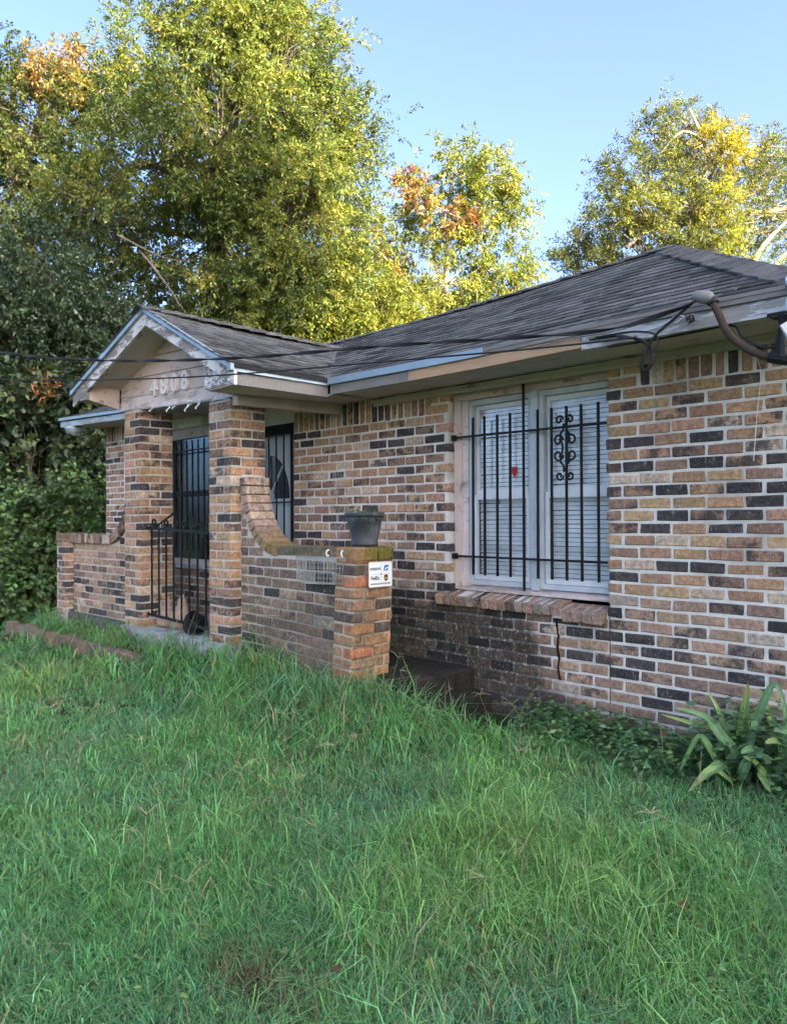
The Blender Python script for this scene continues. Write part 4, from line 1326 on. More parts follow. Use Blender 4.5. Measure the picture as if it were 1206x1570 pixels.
# urns and a toppled bowl on the slab behind the railing
def urn(x, y, h, label):
    b = MB(); s = h
    b.lathe([(0.0, 0), (0.26 * s, 0), (0.36 * s, 0.12 * s), (0.40 * s, 0.30 * s), (0.34 * s, 0.50 * s), (0.20 * s, 0.58 * s), (0.24 * s, 0.62 * s), (0.16 * s, 0.68 * s), (0.13 * s, 0.80 * s), (0.15 * s, 0.86 * s), (0.06 * s, 0.94 * s), (0.05 * s, 1.0 * s), (0.0, 1.0 * s)], 20)
    o = b.build('clay_urn', M['clay'], smooth=True); o.location = (x, y, 0.405); tag(o, label, 'urn', 'clay urns behind the railing')
urn(-6.68, -0.80, 0.27, 'small clay urn with knobbed lid next to the porch column')
urn(-6.44, -0.78, 0.31, 'taller clay urn behind the railing, the second from the porch column')
urn(-5.83, -0.52, 0.30, 'clay urn half hidden beside the porch column with the swept wall')
b = MB(); b.lathe([(0.0, 0.0), (0.11, 0.0), (0.13, 0.03), (0.16, 0.17), (0.175, 0.175), (0.165, 0.16), (0.12, 0.04), (0.0, 0.02)], 22)
o = b.build('toppled_pot', M['iron'], smooth=True); o.location = (-6.05, -0.80, 0.475); o.rotation_euler = (R(70), R(25), 0); o.scale = (0.6, 0.6, 0.75)
tag(o, 'toppled black plastic pot lying on the porch slab behind the railing', 'pot')

# ------------------------------------------------------------------ flower pot on the pier
pot = empty('flower_pot', (-4.005, -0.735, ZT + 0.006), 'black plastic flower pot with weathered band standing on the end pier', 'flower pot')
b = MB(); b.lathe([(0.0, 0.0), (0.092, 0.0), (0.095, 0.022), (0.090, 0.03), (0.118, 0.165), (0.121, 0.168), (0.124, 0.198), (0.121, 0.202), (0.108, 0.20), (0.085, 0.04), (0.0, 0.04)], 32); b.build('body', M['pot'], pot, smooth=True)
b = MB(); b.lathe([(0.118, 0.200), (0.138, 0.203), (0.141, 0.224), (0.136, 0.232), (0.118, 0.230), (0.112, 0.205), (0.118, 0.200)], 32); b.build('rim', M['pot'], pot, smooth=True)
b = MB()
for i in range(26):
    a = 2 * math.pi * i / 26
    cx_, cy_ = 0.1225 * math.cos(a), 0.1225 * math.sin(a)
    b.box(cx_ - 0.006, cx_ + 0.006, cy_ - 0.006, cy_ + 0.006, 0.172, 0.194)
o = b.build('moulded_band', M['pot'], pot); o['kind'] = 'stuff'
b = MB(); b.lathe([(0.112, 0.205), (0.0, 0.207)], 24); b.build('soil', mat_flat('potting_soil', (0.03, 0.024, 0.018), 1.0, 0.05, 0.4), pot)

def leaf_quads(P, D, N, Ln, W, fold=0.25):
    """P base points, D direction, N approx normal, Ln length, W width -> (n,4,3)"""
    D = D / (np.linalg.norm(D, axis=1, keepdims=True) + 1e-9)
    S = np.cross(D, N); S /= (np.linalg.norm(S, axis=1, keepdims=True) + 1e-9)
    Nn = np.cross(S, D)
    L_ = Ln[:, None]; W_ = W[:, None]
    b0 = P
    m = P + D * L_ * 0.48 - Nn * W_ * fold
    return np.stack([b0, m + S * W_ * 0.5 + Nn * W_ * fold, P + D * L_ - Nn * L_ * 0.12, m - S * W_ * 0.5 + Nn * W_ * fold], axis=1)

def tints(n, base, var=0.25, hue=0.12, rng=RNG):
    base = np.asarray(base, dtype=float)
    v = np.exp(rng.normal(0, var, (n, 1)))
    h = 1 + rng.normal(0, hue, (n, 3)) * np.array([1.0, 0.3, 0.8])
    c = np.clip(base * v * h, 0.002, 0.9)
    return np.concatenate([c, np.ones((n, 1))], 1)

n = 60
P = np.column_stack([RNG.uniform(-0.08, 0.08, n), RNG.uniform(-0.08, 0.08, n), RNG.uniform(0.20, 0.235, n)])
D = np.column_stack([RNG.normal(0, .6, n), RNG.normal(0, .6, n), RNG.uniform(0.2, 1.0, n)])
V = leaf_quads(P, D, RNG.normal(0, 1, (n, 3)), RNG.uniform(0.02, 0.05, n), RNG.uniform(0.008, 0.016, n))
o = quad_mesh('sprouts', V, M['leafdark'], pot, tints(n, (0.10, 0.15, 0.05))); o['kind'] = 'stuff'

# ------------------------------------------------------------------ delivery sign on the pier
sign = empty('delivery_sign', (-3.868, -0.715, 1.02), 'small white delivery sign with carrier logos on the end pier', 'sign')
sign.rotation_euler = (R(90), R(0.0), R(90))
SW, SHT = 0.215, 0.170
sign.rotation_euler = (R(90), 0, R(90)); sign.rotation_mode = 'XYZ'
def rrect(w, h, r, n=4):
    out = []
    for (cx_, cy_, a0) in ((w / 2 - r, h / 2 - r, 0), (-w / 2 + r, h / 2 - r, 90), (-w / 2 + r, -h / 2 + r, 180), (w / 2 - r, -h / 2 + r, 270)):
        for i in range(n + 1):
            a = R(a0 + 90 * i / n); out.append((cx_ + r * math.cos(a), cy_ + r * math.sin(a)))
    return out
b = MB(); b.prism(rrect(SW, SHT, 0.012), 'z', -0.004, 0.0); b.build('panel', mat_flat('sign_white', (0.80, 0.82, 0.82), 0.4, 0.4, 0.03), sign)
ink = mat_flat('sign_black', (0.02, 0.02, 0.025), 0.5, 0.3)
blue = mat_flat('sign_blue', (0.03, 0.16, 0.42), 0.5, 0.3)
teal = mat_flat('sign_teal', (0.04, 0.14, 0.17), 0.5, 0.3)
brown = mat_flat('sign_brown', (0.06, 0.03, 0.015), 0.5, 0.3)
gold = mat_flat('sign_gold', (0.55, 0.35, 0.05), 0.5, 0.3)
grey = mat_flat('sign_grey', (0.35, 0.36, 0.36), 0.5, 0.3)
def sgn_txt(t, x, y, size, mat, sx=1.0, thick=0.0):
    me = text_mesh(t, size, 0.0006, 0, 'CENTER', thick=thick); me.materials.append(mat)
    o_ = bpy.data.objects.new('lettering', me); link(o_, sign); o_.location = (x, y, 0.0012); o_.scale = (sx, 1, 1)
sgn_txt('amazon', -0.048, 0.030, 0.034, teal, 0.92, 0.0006)
sgn_txt('FedEx', -0.050, -0.036, 0.036, ink, 0.9, 0.0008)
sgn_txt('PLEASE PLACE PACKAGES HERE', 0.0, -0.070, 0.0145, ink, 0.9, 0.0002)
b = MB(); b.box(-0.088, 0.088, -0.0008, 0.0008, 0.0004, 0.0012); b.build('rule', grey, sign)
b = MB(); b.box(0.0055, 0.0071, -0.046, 0.066, 0.0004, 0.0010); b.build('rule', grey, sign)
b = MB(); b.prism([(-0.008, -0.005), (0.008, -0.005), (0.008, 0.006), (0.0, 0.011), (-0.008, 0.006)], 'z', 0.0013, 0.0018); o = b.build('house_icon', grey, sign); o.location = (0.006, -0.002, 0)
b = MB(); b.prism([(0.030, 0.022), (0.070, 0.022), (0.078, 0.060), (0.038, 0.060)], 'z', 0.0004, 0.0012); b.build('emblem', blue, sign)
b = MB(); b.prism([(0.040, 0.030), (0.052, 0.045), (0.076, 0.047), (0.071, 0.040), (0.056, 0.036), (0.046, 0.026)], 'z', 0.0013, 0.0018); b.build('emblem_eagle', M['white'], sign)
sh_ = [(-0.018, 0.018), (0.0, 0.023), (0.018, 0.018), (0.018, -0.008), (0.012, -0.018), (0.0, -0.025), (-0.012, -0.018), (-0.018, -0.008)]
b = MB(); b.prism(sh_, 'z', 0.0004, 0.0012); o = b.build('shield', brown, sign); o.location = (0.052, -0.026, 0)
sgn_txt('ups', 0.052, -0.034, 0.024, gold, 0.85, 0.0006)
b = MB()
fr_ = rrect(SW, SHT, 0.012, 3)
b.tube([(x_, y_, 0.001) for x_, y_ in fr_ + fr_[:1]], 0.0022, 4); b.build('edge', mat_flat('sign_edge', (0.6, 0.58, 0.52), 0.5), sign)

# ------------------------------------------------------------------ wire basket hung on the low wall
bk = empty('wire_basket', (0, 0, 0), 'half round wire basket hanging from two hooks on the low porch wall', 'basket')
bx0, bx1, bz1, bz0, by = -4.46, -4.00, 1.135, 0.955, PYF - 0.028
b = MB()
def barc(t, z, k_=1.0):
    cx_ = (bx0 + bx1) / 2; rx = (bx1 - bx0) / 2 * k_
    return (cx_ - rx * math.cos(math.pi * t), by - 0.15 * k_ * math.sin(math.pi * t), z)
b.tube([barc(i / 16, bz1) for i in range(17)] + [barc(0, bz1)], 0.0032, 5); b.build('rim', M['wire'], bk)
b = MB()
for i in range(19):
    t = i / 18
    b.tube([barc(t, bz1), barc(t, (bz0 + bz1) / 2, 0.95), barc(t, bz0, 0.82), (((bx0 + bx1) / 2), by, bz0 - 0.004)], 0.0014, 4)
for z_, k_ in ((1.10, 0.98), (1.065, 0.965), (1.03, 0.95), (0.995, 0.90), (0.965, 0.85), (0.952, 0.55)):
    b.tube([barc(i / 16, z_, k_) for i in range(17)], 0.0014, 4)
for i in range(14):
    x = bx0 + (bx1 - bx0) * (i + 0.5) / 14
    b.tube([(x, by, bz1), (x, by, bz0)], 0.0014, 4)
for i in range(5):
    z_ = bz0 + (bz1 - bz0) * i / 5
    b.tube([(bx0 + 0.01, by, z_), (bx1 - 0.01, by, z_)], 0.0014, 4)
b.build('wire_mesh', M['wire'], bk)
for x in (-4.18, -4.02):
    b = MB(); b.tube(smooth_path([(x, PYF - 0.01, 1.185), (x, PYF - 0.03, 1.178), (x, PYF - 0.034, 1.155), (x, PYF - 0.022, 1.140), (x, PYF - 0.015, 1.15)]), 0.006, 6)
    o = b.build('wall_hook', M['white'], None); tag(o, 'white hook holding up the wire basket, %s' % ('farther from the pier' if x < -4.1 else 'next to the pier'), 'hook', 'hooks of the wire basket')

# ------------------------------------------------------------------ brick edging along the bed
edge = empty('brick_edging', (0, 0, 0), 'tilted row of old bricks edging the bed below the porch wall', 'garden edging')
EB = BrickSet()
x = -9.75
i = 0
while x < -6.45:
    L = 0.20
    a = random.uniform(-0.08, 0.08)
    EB.add((x + L / 2, -1.19 + 0.02 * math.sin(i), 0.135 + random.uniform(-0.015, 0.012) + (0.03 if i == 3 else 0)), (L / 2 - 0.006, 0.05, 0.075), edge, M['brick'], (0.26 * random.uniform(.8, 1.15), 0.17, 0.125, 0),
           rot=Matrix.Rotation(a, 3, 'Y') @ Matrix.Rotation(random.uniform(-.15, .15), 3, 'X') @ Matrix.Rotation(random.uniform(-.06, .06), 3, 'Z'), d=0.008, jit=0.004)
    x += L + random.uniform(0.0, 0.02); i += 1
EB.emit(300)

# ------------------------------------------------------------------ service mast, cables, lamps at the eave
mast = empty('service_mast', (0, 0, 0), 'rusty bent conduit with zinc weather head at the roof edge', 'conduit')
mp = smooth_path([(-1.625, -0.60, 2.462), (-1.59, -0.60, 2.389), (-1.553, -0.60, 2.303), (-1.498, -0.595, 2.231), (-1.408, -0.585, 2.164), (-1.276, -0.56, 2.118), (-1.05, -0.45, 2.08)], 5)
b = MB(); b.tube(mp, 0.0185, 10); b.build('pipe', M['rust'], mast, smooth=True)
b = MB()
hc = Vector((-1.655, -0.615, 2.478)); hd = Vector((-0.85, -0.15, 0.30)).normalized()
b.tube([hc + hd * t for t in (0.052, 0.046, 0.02, -0.015, -0.035, -0.046)], [0.012, 0.024, 0.031, 0.033, 0.029, 0.020], 8); b.build('weather_head', M['galv'], mast, smooth=True)
b = MB(); b.tube([(-1.622, -0.60, 2.462), (-1.612, -0.60, 2.44)], 0.027, 12); b.build('collar', M['cable'], mast)
b = MB(); b.tube([(-1.34, -0.46, 2.37), (-1.325, -0.50, 2.30), (-1.318, -0.56, 2.21), (-1.315, -0.575, 2.13)], [0.028, 0.020, 0.022, 0.030], 8); b.box(-1.40, -1.27, -0.50, -0.40, 2.352, 2.366); b.build('bracket', M_ir, mast)
b = MB(); b.tube(mp[-9:-5], 0.027, 10); b.build('clamp', M_ir, mast)

def cable(name, pts, r, mat, label, sub=8, twist=0):
    p = smooth_path(pts, sub)
    b_ = MB(); b_.tube(p, r, 6)
    if twist:
        for ph in (0, math.pi):
            q = []
            for i_ in range((len(p) - 1) * 4 + 1):
                j_ = min(i_ // 4, len(p) - 2); f_ = (i_ - j_ * 4) / 4
                c_ = p[j_].lerp(p[j_ + 1], f_)
                an = c_.x * twist + ph
                q.append(c_ + Vector((0, math.cos(an), math.sin(an))) * r * 1.4)
            b_.tube(q, r * 0.9, 5)
    o_ = b_.build(name, mat, None, smooth=True); tag(o_, label, 'cable', 'overhead cables to the roof edge'); return o_
cable('service_cable', [(-16.2, -4.4, 6.2), (-12.0, -3.30, 4.25), (-9.5, -2.65, 3.40), (-7.3, -2.07, 2.885), (-6.0, -1.73, 2.665), (-4.66, -1.39, 2.525), (-3.39, -1.06, 2.457), (-2.57, -0.85, 2.400), (-2.1, -0.73, 2.38), (-1.80, -0.655, 2.43), (-1.69, -0.63, 2.46)], 0.0055, M['cable'], 'thick twisted black cable crossing the gable above the house number', twist=9)
cable('phone_cable', [(-16.2, -4.4, 5.0), (-12.0, -3.30, 3.55), (-9.5, -2.65, 2.98), (-7.3, -2.08, 2.645), (-5.9, -1.72, 2.50), (-4.7, -1.42, 2.410), (-3.39, -1.08, 2.358), (-2.5, -0.80, 2.335), (-2.02, -0.60, 2.345)], 0.0055, M['cable'], 'thin black cable crossing the house number digits')
cable('fascia_cable', [(-2.75, -0.525, 2.415), (-2.45, -0.53, 2.425), (-2.2, -0.535, 2.418), (-2.0, -0.54, 2.432), (-1.82, -0.56, 2.452), (-1.70, -0.60, 2.468)], 0.005, M['cablegrey'], 'grey cable lying along the worn white fascia board')
cable('soffit_cable', [(-2.25, -0.50, 2.345), (-2.0, -0.45, 2.352), (-1.75, -0.44, 2.357), (-1.58, -0.46, 2.35), (-1.50, -0.54, 2.27), (-1.40, -0.55, 2.20), (-1.28, -0.50, 2.20), (-1.0, -0.40, 2.22)], 0.006, M['cable'], 'black cable tacked under the soffit behind the rusty conduit')
lp = empty('cable_loop', (0, 0, 0), 'drooping loop of bundled black wires hanging from the fascia', 'cable')
for pts, r, mt in (([(-1.70, -0.63, 2.46), (-1.80, -0.62, 2.40), (-1.90, -0.62, 2.335), (-1.95, -0.62, 2.27), (-1.985, -0.615, 2.205), (-1.985, -0.61, 2.175), (-1.955, -0.61, 2.165), (-1.925, -0.61, 2.20), (-1.93, -0.61, 2.26), (-2.0, -0.59, 2.33), (-2.15, -0.56, 2.375)], 0.0085, 'cable'),
                   ([(-1.72, -0.62, 2.45), (-1.83, -0.62, 2.38), (-1.93, -0.63, 2.30), (-1.965, -0.625, 2.22), (-1.975, -0.62, 2.165), (-1.945, -0.62, 2.17), (-1.92, -0.62, 2.24), (-1.895, -0.615, 2.30), (-1.93, -0.60, 2.35), (-2.08, -0.56, 2.39), (-2.3, -0.54, 2.40)], 0.006, 'cable'),
                   ([(-2.35, -0.52, 2.40), (-2.15, -0.53, 2.385), (-2.02, -0.57, 2.33), (-1.95, -0.60, 2.29)], 0.006, 'cable'),
                   ([(-2.25, -0.51, 2.405), (-1.98, -0.53, 2.392), (-1.88, -0.54, 2.41), (-1.83, -0.54, 2.43), (-1.79, -0.54, 2.42), (-1.84, -0.54, 2.395)], 0.003, 'white'),
                   ([(-1.86, -0.52, 2.44), (-1.80, -0.54, 2.41), (-1.74, -0.55, 2.425), (-1.77, -0.54, 2.39), (-1.82, -0.54, 2.375)], 0.0028, 'wire')):
    b = MB(); b.tube(smooth_path(pts, 5), r, 6); b.build('wire', M[mt], lp, smooth=True)
b = MB(); b.tube([(-1.775, -0.525, 2.405), (-1.75, -0.53, 2.408)], 0.020, 10); o = b.build('old_socket', M['rust'], lp)
b = MB(); b.tube(smooth_path([(-1.565, -0.50, 2.36), (-1.60, -0.30, 2.30), (-1.612, -0.02, 2.21), (-1.63, -0.02, 1.95), (-1.65, -0.02, 1.70)]), 0.0022, 4)
o = b.build('string', M['white']); tag(o, 'pale string dangling down the bricks below the conduit', 'string')

fl = empty('flood_light', (-1.228, -0.60, 2.36), 'white twin flood light at the roof corner beside the rusty conduit', 'light')
b = MB(); b.lathe([(0.0, -0.05), (0.038, -0.048), (0.052, -0.01), (0.048, 0.03), (0.0, 0.045)], 18); o = b.build('body', M['white'], fl, smooth=True)
b = MB(); b.lathe([(0.0, 0.0), (0.028, 0.0), (0.05, 0.06), (0.048, 0.07), (0.0, 0.066)], 18); o = b.build('lamp_head', M['white'], fl, smooth=True); o.location = (0.0, -0.02, 0.05); o.rotation_euler = (R(35), R(20), 0)
b = MB(); b.box(-0.045, 0.06, -0.03, 0.03, -0.045, 0.045); o = b.build('lamp_head', M['white'], fl); o.location = (-0.005, -0.03, -0.115); o.rotation_euler = (R(10), R(-28), R(20))
b = MB(); b.tube([(0, 0.01, -0.05), (0, 0.02, -0.09)], 0.014, 8); b.build('neck', M['white'], fl)
b = MB(); b.tube([(0, 0.03, 0.0), (0.01, 0.11, 0.03)], 0.012, 8); b.build('arm', M['white'], fl)

fl2 = empty('eave_lamp', (-9.72, -0.44, 2.585), 'pale round lamp under the eave corner by the dark shrubs', 'light')
b = MB(); b.lathe([(0.0, -0.10), (0.085, -0.10), (0.11, -0.04), (0.115, -0.03), (0.06, 0.0), (0.0, 0.012)], 20); b.build('shade', M['bluewhite'], fl2, smooth=True)
b = MB(); b.lathe([(0.0, -0.125), (0.03, -0.12), (0.04, -0.10)], 12); b.build('bulb', M['white'], fl2, smooth=True)
b = MB(); b.tube([(-9.20, -0.018, 0.45), (-9.20, -0.018, 2.585)], 0.016, 8); o = b.build('downpipe', M['vinyl'], house)

pole = empty('utility_pole', (-16.3, -4.45, 0), 'wooden utility pole that carries the two cables, out beyond the shrubs', 'utility pole')
b = MB(); b.tube([(0, 0, -0.2), (0, 0, 8.2)], [0.16, 0.11], 10); b.build('post', M['bark'], pole)
b = MB(); b.box(-0.06, 0.06, -1.1, 1.1, 7.4, 7.52); b.build('crossarm', M['bark'], pole)
# ------------------------------------------------------------------ trees
def make_tree(name, label, base, trunk_r, trunk_pts, lobes, leaf, palette, mat, bark, group=None, limb_r=0.05, seed=1, cat='tree', bare=()):
    """lobes: (cx, cy, cz, rx, ry, rz, clumps). leaf: dict(len, wid, sprays, per, clump, droop)"""
    rng = np.random.default_rng(seed)
    rnd = random.Random(seed)
    t = empty(name, base, label, cat, group)
    tb = MB()
    tp = [Vector(p) for p in trunk_pts]
    tb.tube(smooth_path(tp, 3), [trunk_r * (1 - 0.75 * i / (3 * (len(tp) - 1))) for i in range(3 * (len(tp) - 1) + 1)], 9)
    centers = []; cols = []; outs = []
    for (cx_, cy_, cz_, rx, ry, rz_, nc, *extra) in lobes:
        col = extra[0] if extra else None
        lc = Vector((cx_, cy_, cz_))
        # limb from the trunk to the lobe
        root = min(tp[1:], key=lambda p: (p - lc).length + max(0, p.z - lc.z) * 2)
        midp = root.lerp(lc, 0.5) + Vector((rnd.uniform(-.3, .3), rnd.uniform(-.3, .3), rnd.uniform(-.1, .35)))
        lpth = smooth_path([root, midp, lc], 4)
        tb.tube(lpth, [limb_r * (1 - 0.6 * i / 8) for i in range(9)], 6)
        d = rng.normal(0, 1, (nc, 3)); d /= np.linalg.norm(d, axis=1, keepdims=True)
        r_ = rng.uniform(0.25, 1.0, nc) ** 0.45
        c = np.array([cx_, cy_, cz_]) + d * r_[:, None] * np.array([rx, ry, rz_]) * rng.uniform(0.85, 1.12, (nc, 1))
        for i in range(nc):
            centers.append(c[i]); outs.append(d[i]); cols.append(col)
            if i % 2 == 0:
                p = lpth[rnd.randint(3, 8)]
                q = Vector(c[i]); mm = p.lerp(q, 0.5) + Vector((rnd.uniform(-.15, .15), rnd.uniform(-.15, .15), rnd.uniform(-.05, .2)))
                tb.tube([p, mm, q], [limb_r * 0.32, limb_r * 0.2, limb_r * 0.08], 4, cap=False)
    for pth, r0 in bare:
        q = smooth_path(pth, 4); tb.tube(q, [r0 * (1 - 0.8 * i / (len(q) - 1)) for i in range(len(q))], 6)
    tr = tb.build('trunk', bark, t)
    C_ = np.array(centers); O_ = np.array(outs)
    nC = len(C_)
    ns, npl, cs = leaf['sprays'], leaf['per'], leaf['clump']
    csz = rng.uniform(0.6, 1.3, nC) * cs
    ci = np.repeat(np.arange(nC), ns)
    sp_o = C_[ci] + rng.normal(0, 0.32, (nC * ns, 3)) * csz[ci][:, None]
    sp_d = O_[ci] * 0.7 + rng.normal(0, 0.6, (nC * ns, 3)) + np.array([0, 0, leaf.get('up', 0.1)])
    sp_d /= np.linalg.norm(sp_d, axis=1, keepdims=True)
    sp_l = rng.uniform(0.4, 0.95, nC * ns) * csz[ci]
    si = np.repeat(np.arange(nC * ns), npl)
    tt = rng.uniform(0.05, 1.0, len(si))
    P_ = sp_o[si] + sp_d[si] * (sp_l[si] * tt)[:, None]
    P_[:, 2] -= leaf['droop'] * sp_l[si] * tt ** 2
    side = rng.normal(0, 1, (len(si), 3))
    side -= sp_d[si] * np.sum(side * sp_d[si], 1, keepdims=True)
    side /= np.linalg.norm(side, axis=1, keepdims=True)
    P_ += side * 0.01
    D_ = sp_d[si] * 0.6 + side * 0.8 + np.array([0, 0, -leaf.get('hang', 0.15)])
    N_ = rng.normal(0, 0.55, (len(si), 3)) + np.array([0, 0, 1.0])
    Ln = leaf['len'] * rng.uniform(0.65, 1.25, len(si)); Wd = leaf['wid'] * rng.uniform(0.7, 1.25, len(si))
    V_ = leaf_quads(P_, D_, N_, Ln, Wd)
    ctint = np.zeros((nC, 3))
    for i in range(nC):
        pc = cols[i] if cols[i] is not None else palette[rnd.choices(range(len(palette)), [p[1] for p in palette])[0]][0]
        ctint[i] = np.array(pc) * rnd.uniform(0.82, 1.2)
    lt = ctint[ci][si] * np.exp(rng.normal(0, 0.22, (len(si), 1))) * (1 + rng.normal(0, 0.1, (len(si), 3)))
    T_ = np.concatenate([np.clip(lt, 0.003, 0.8), np.ones((len(si), 1))], 1)
    quad_mesh('crown', V_, mat, t, T_)
    return t


def at(x, y, z):
    """a point of the place from its bearing in the photograph (1206 wide) and its distance ahead of the camera"""
    return CAMLOC + (C_F + C_R * ((x - 603.0) / 1190.0) + C_U * ((785.0 - y) / 1190.0)) * z

def lob(base, rows_):
    out = []
    for (x, y, z, r, nc, *e) in rows_:
        p = at(x, y, z) - Vector(base)
        out.append((p.x, p.y, p.z, r, r, r * 0.95, nc, *e))
    return out

# unseen trees added out of frame to block the sun from house and lawn
SS = -SUN_TRAVEL; SN = Vector((-SS.y, SS.x, 0))
for (n_, h_, r_, sd, lab) in ((-8.6, 21.5, 2.6, 30, 'broad unseen tree added to block the sun, the one farthest towards the road'), (-5.4, 22.0, 2.6, 31, 'tall unseen tree added to block the sun, second from the road'), (-2.3, 26.5, 2.6, 32, 'tall unseen tree added to block the sun, third from the road'),
                              (0.6, 24.5, 2.3, 33, 'middling unseen tree added to block the sun, fourth from the road'), (3.3, 16.6, 2.0, 34, 'lowest unseen tree added to block the sun, in line with the house side wall')):
    base = SS * 24.0 + SN * n_
    base = Vector((base.x, base.y, 0))
    lobes_ = []
    for zz in np.arange(1.4, h_ - 0.8, 1.8):
        lobes_.append((0, 0, zz, r_, r_, 1.6, 34))
    make_tree('sun_block_tree', lab, base, 0.30, [(0, 0, -0.2), (0.1, 0, h_ * 0.4), (0, 0, h_ * 0.85)], lobes_,
              dict(len=0.60, wid=0.36, sprays=5, per=9, clump=1.0, droop=0.2), [((0.06, 0.09, 0.025), 1)], M['leaf'], M['bark'], group='unseen trees added to block the sun', seed=sd)

OAK = [((0.185, 0.210, 0.055), 5), ((0.14, 0.175, 0.055), 5), ((0.240, 0.240, 0.060), 2), ((0.085, 0.115, 0.046), 4)]
OB = at(330, 800, 15.5); OB.z = 0
make_tree('oak_tree', 'tall oak towering behind the porch gable, sunlit olive crown', OB, 0.34,
          [(0, 0, -0.2), (0.1, 0.1, 2.0), (-0.2, 0.2, 4.5), (0.1, 0.0, 7.0), (0.2, 0.1, 9.5), (0.2, 0.2, 11.5)],
          lob(OB, [(340, 20, 15.5, 1.5, 70), (430, 110, 15.5, 1.4, 70), (250, 120, 15.2, 1.35, 60), (470, 215, 15.6, 1.35, 70), (350, 210, 14.6, 1.6, 84), (540, 225, 15.6, 0.6, 18), (440, 330, 15.0, 1.5, 84),
                   (510, 315, 15.6, 0.75, 22), (230, 250, 14.6, 1.4, 60), (330, 380, 15.2, 1.5, 70), (480, 430, 15.0, 1.15, 60), (400, 470, 15.0, 1.2, 60), (280, 480, 15.4, 1.3, 44), (400, -40, 15.8, 1.2, 40), (150, 330, 15.5, 1.3, 40), (400, 280, 16.8, 2.0, 40), (420, 30, 15.5, 0.8, 22)]),
          dict(len=0.088, wid=0.030, sprays=12, per=26, clump=0.58, droop=0.35, hang=0.25), OAK, M['leaf'], M['bark'], seed=11, limb_r=0.10,
          bare=[([at(230, 400, 13.6) - OB, at(250, 430, 13.5) - OB, at(285, 480, 13.4) - OB], 0.025), ([at(215, 385, 13.6) - OB, at(262, 445, 13.4) - OB, at(275, 470, 13.3) - OB], 0.02), ([at(180, 360, 13.6) - OB, at(250, 395, 13.5) - OB, at(300, 400, 13.3) - OB], 0.025)])

B2 = at(40, 800, 18.5); B2.z = 0
make_tree('mixed_tree', 'dark tree at the edge of the yard with an orange turning top', B2, 0.25,
          [(0, 0, -0.2), (0.1, 0.1, 3.0), (-0.1, 0.2, 6.5), (0.1, 0.0, 10.0)],
          lob(B2, [(70, 215, 18.5, 1.4, 66), (5, 165, 18.5, 1.1, 40), (85, 118, 18.0, 0.55, 20, (0.30, 0.20, 0.08)), (145, 150, 18.3, 0.6, 18, (0.22, 0.21, 0.06)), (20, 290, 18.2, 1.5, 60), (120, 300, 18.0, 1.4, 56), (60, 400, 18.0, 1.5, 50), (-80, 250, 18.5, 2.0, 60), (180, 420, 18.2, 1.6, 50), (-60, 420, 18, 1.7, 40), (25, 95, 18.5, 0.4, 8), (110, 85, 18.4, 0.30, 7, (0.3, 0.2, 0.07))]),
          dict(len=0.105, wid=0.038, sprays=10, per=20, clump=0.60, droop=0.35, hang=0.25), [((0.075, 0.095, 0.035), 3), ((0.055, 0.075, 0.030), 3), ((0.11, 0.125, 0.035), 1)], M['leaf'], M['bark'], seed=12, limb_r=0.08)

B3 = at(690, 800, 18.0); B3.z = 0
RED = (0.30, 0.13, 0.075); ORG = (0.36, 0.23, 0.09)
make_tree('sumac_tree', 'slim feathery tree with rusty red sprays behind the main roof', B3, 0.14,
          [(0, 0, -0.2), (0.1, 0.1, 3.0), (-0.1, 0.0, 6.0), (0.0, 0.0, 8.6)],
          lob(B3, [(700, 262, 18.0, 0.62, 26), (755, 268, 18.0, 0.50, 18), (640, 300, 18.2, 0.55, 18), (745, 330, 18.0, 0.75, 30), (690, 350, 18.0, 0.8, 30), (785, 315, 18.2, 0.35, 10), (620, 380, 18.3, 0.75, 26), (690, 430, 18.0, 0.9, 36), (760, 410, 18.2, 0.6, 20), (805, 395, 18.2, 0.32, 8), (740, 480, 18.2, 0.9, 30), (620, 460, 18.0, 0.9, 34), (800, 440, 18.3, 0.4, 9), (680, 520, 18, 1.2, 30),
                   (568, 372, 17.8, 0.24, 5, RED), (645, 300, 17.5, 0.24, 5, ORG), (706, 335, 17.3, 0.20, 4, RED), (598, 438, 17.3, 0.20, 4, (0.34, 0.17, 0.09)), (620, 275, 17.8, 0.18, 4, RED)]),
          dict(len=0.125, wid=0.034, sprays=7, per=18, clump=0.42, droop=0.5, hang=0.35), [((0.20, 0.225, 0.055), 5), ((0.26, 0.255, 0.06), 3), ((0.15, 0.185, 0.055), 3)], M['leaf'], M['barkpale'], seed=13, limb_r=0.045)

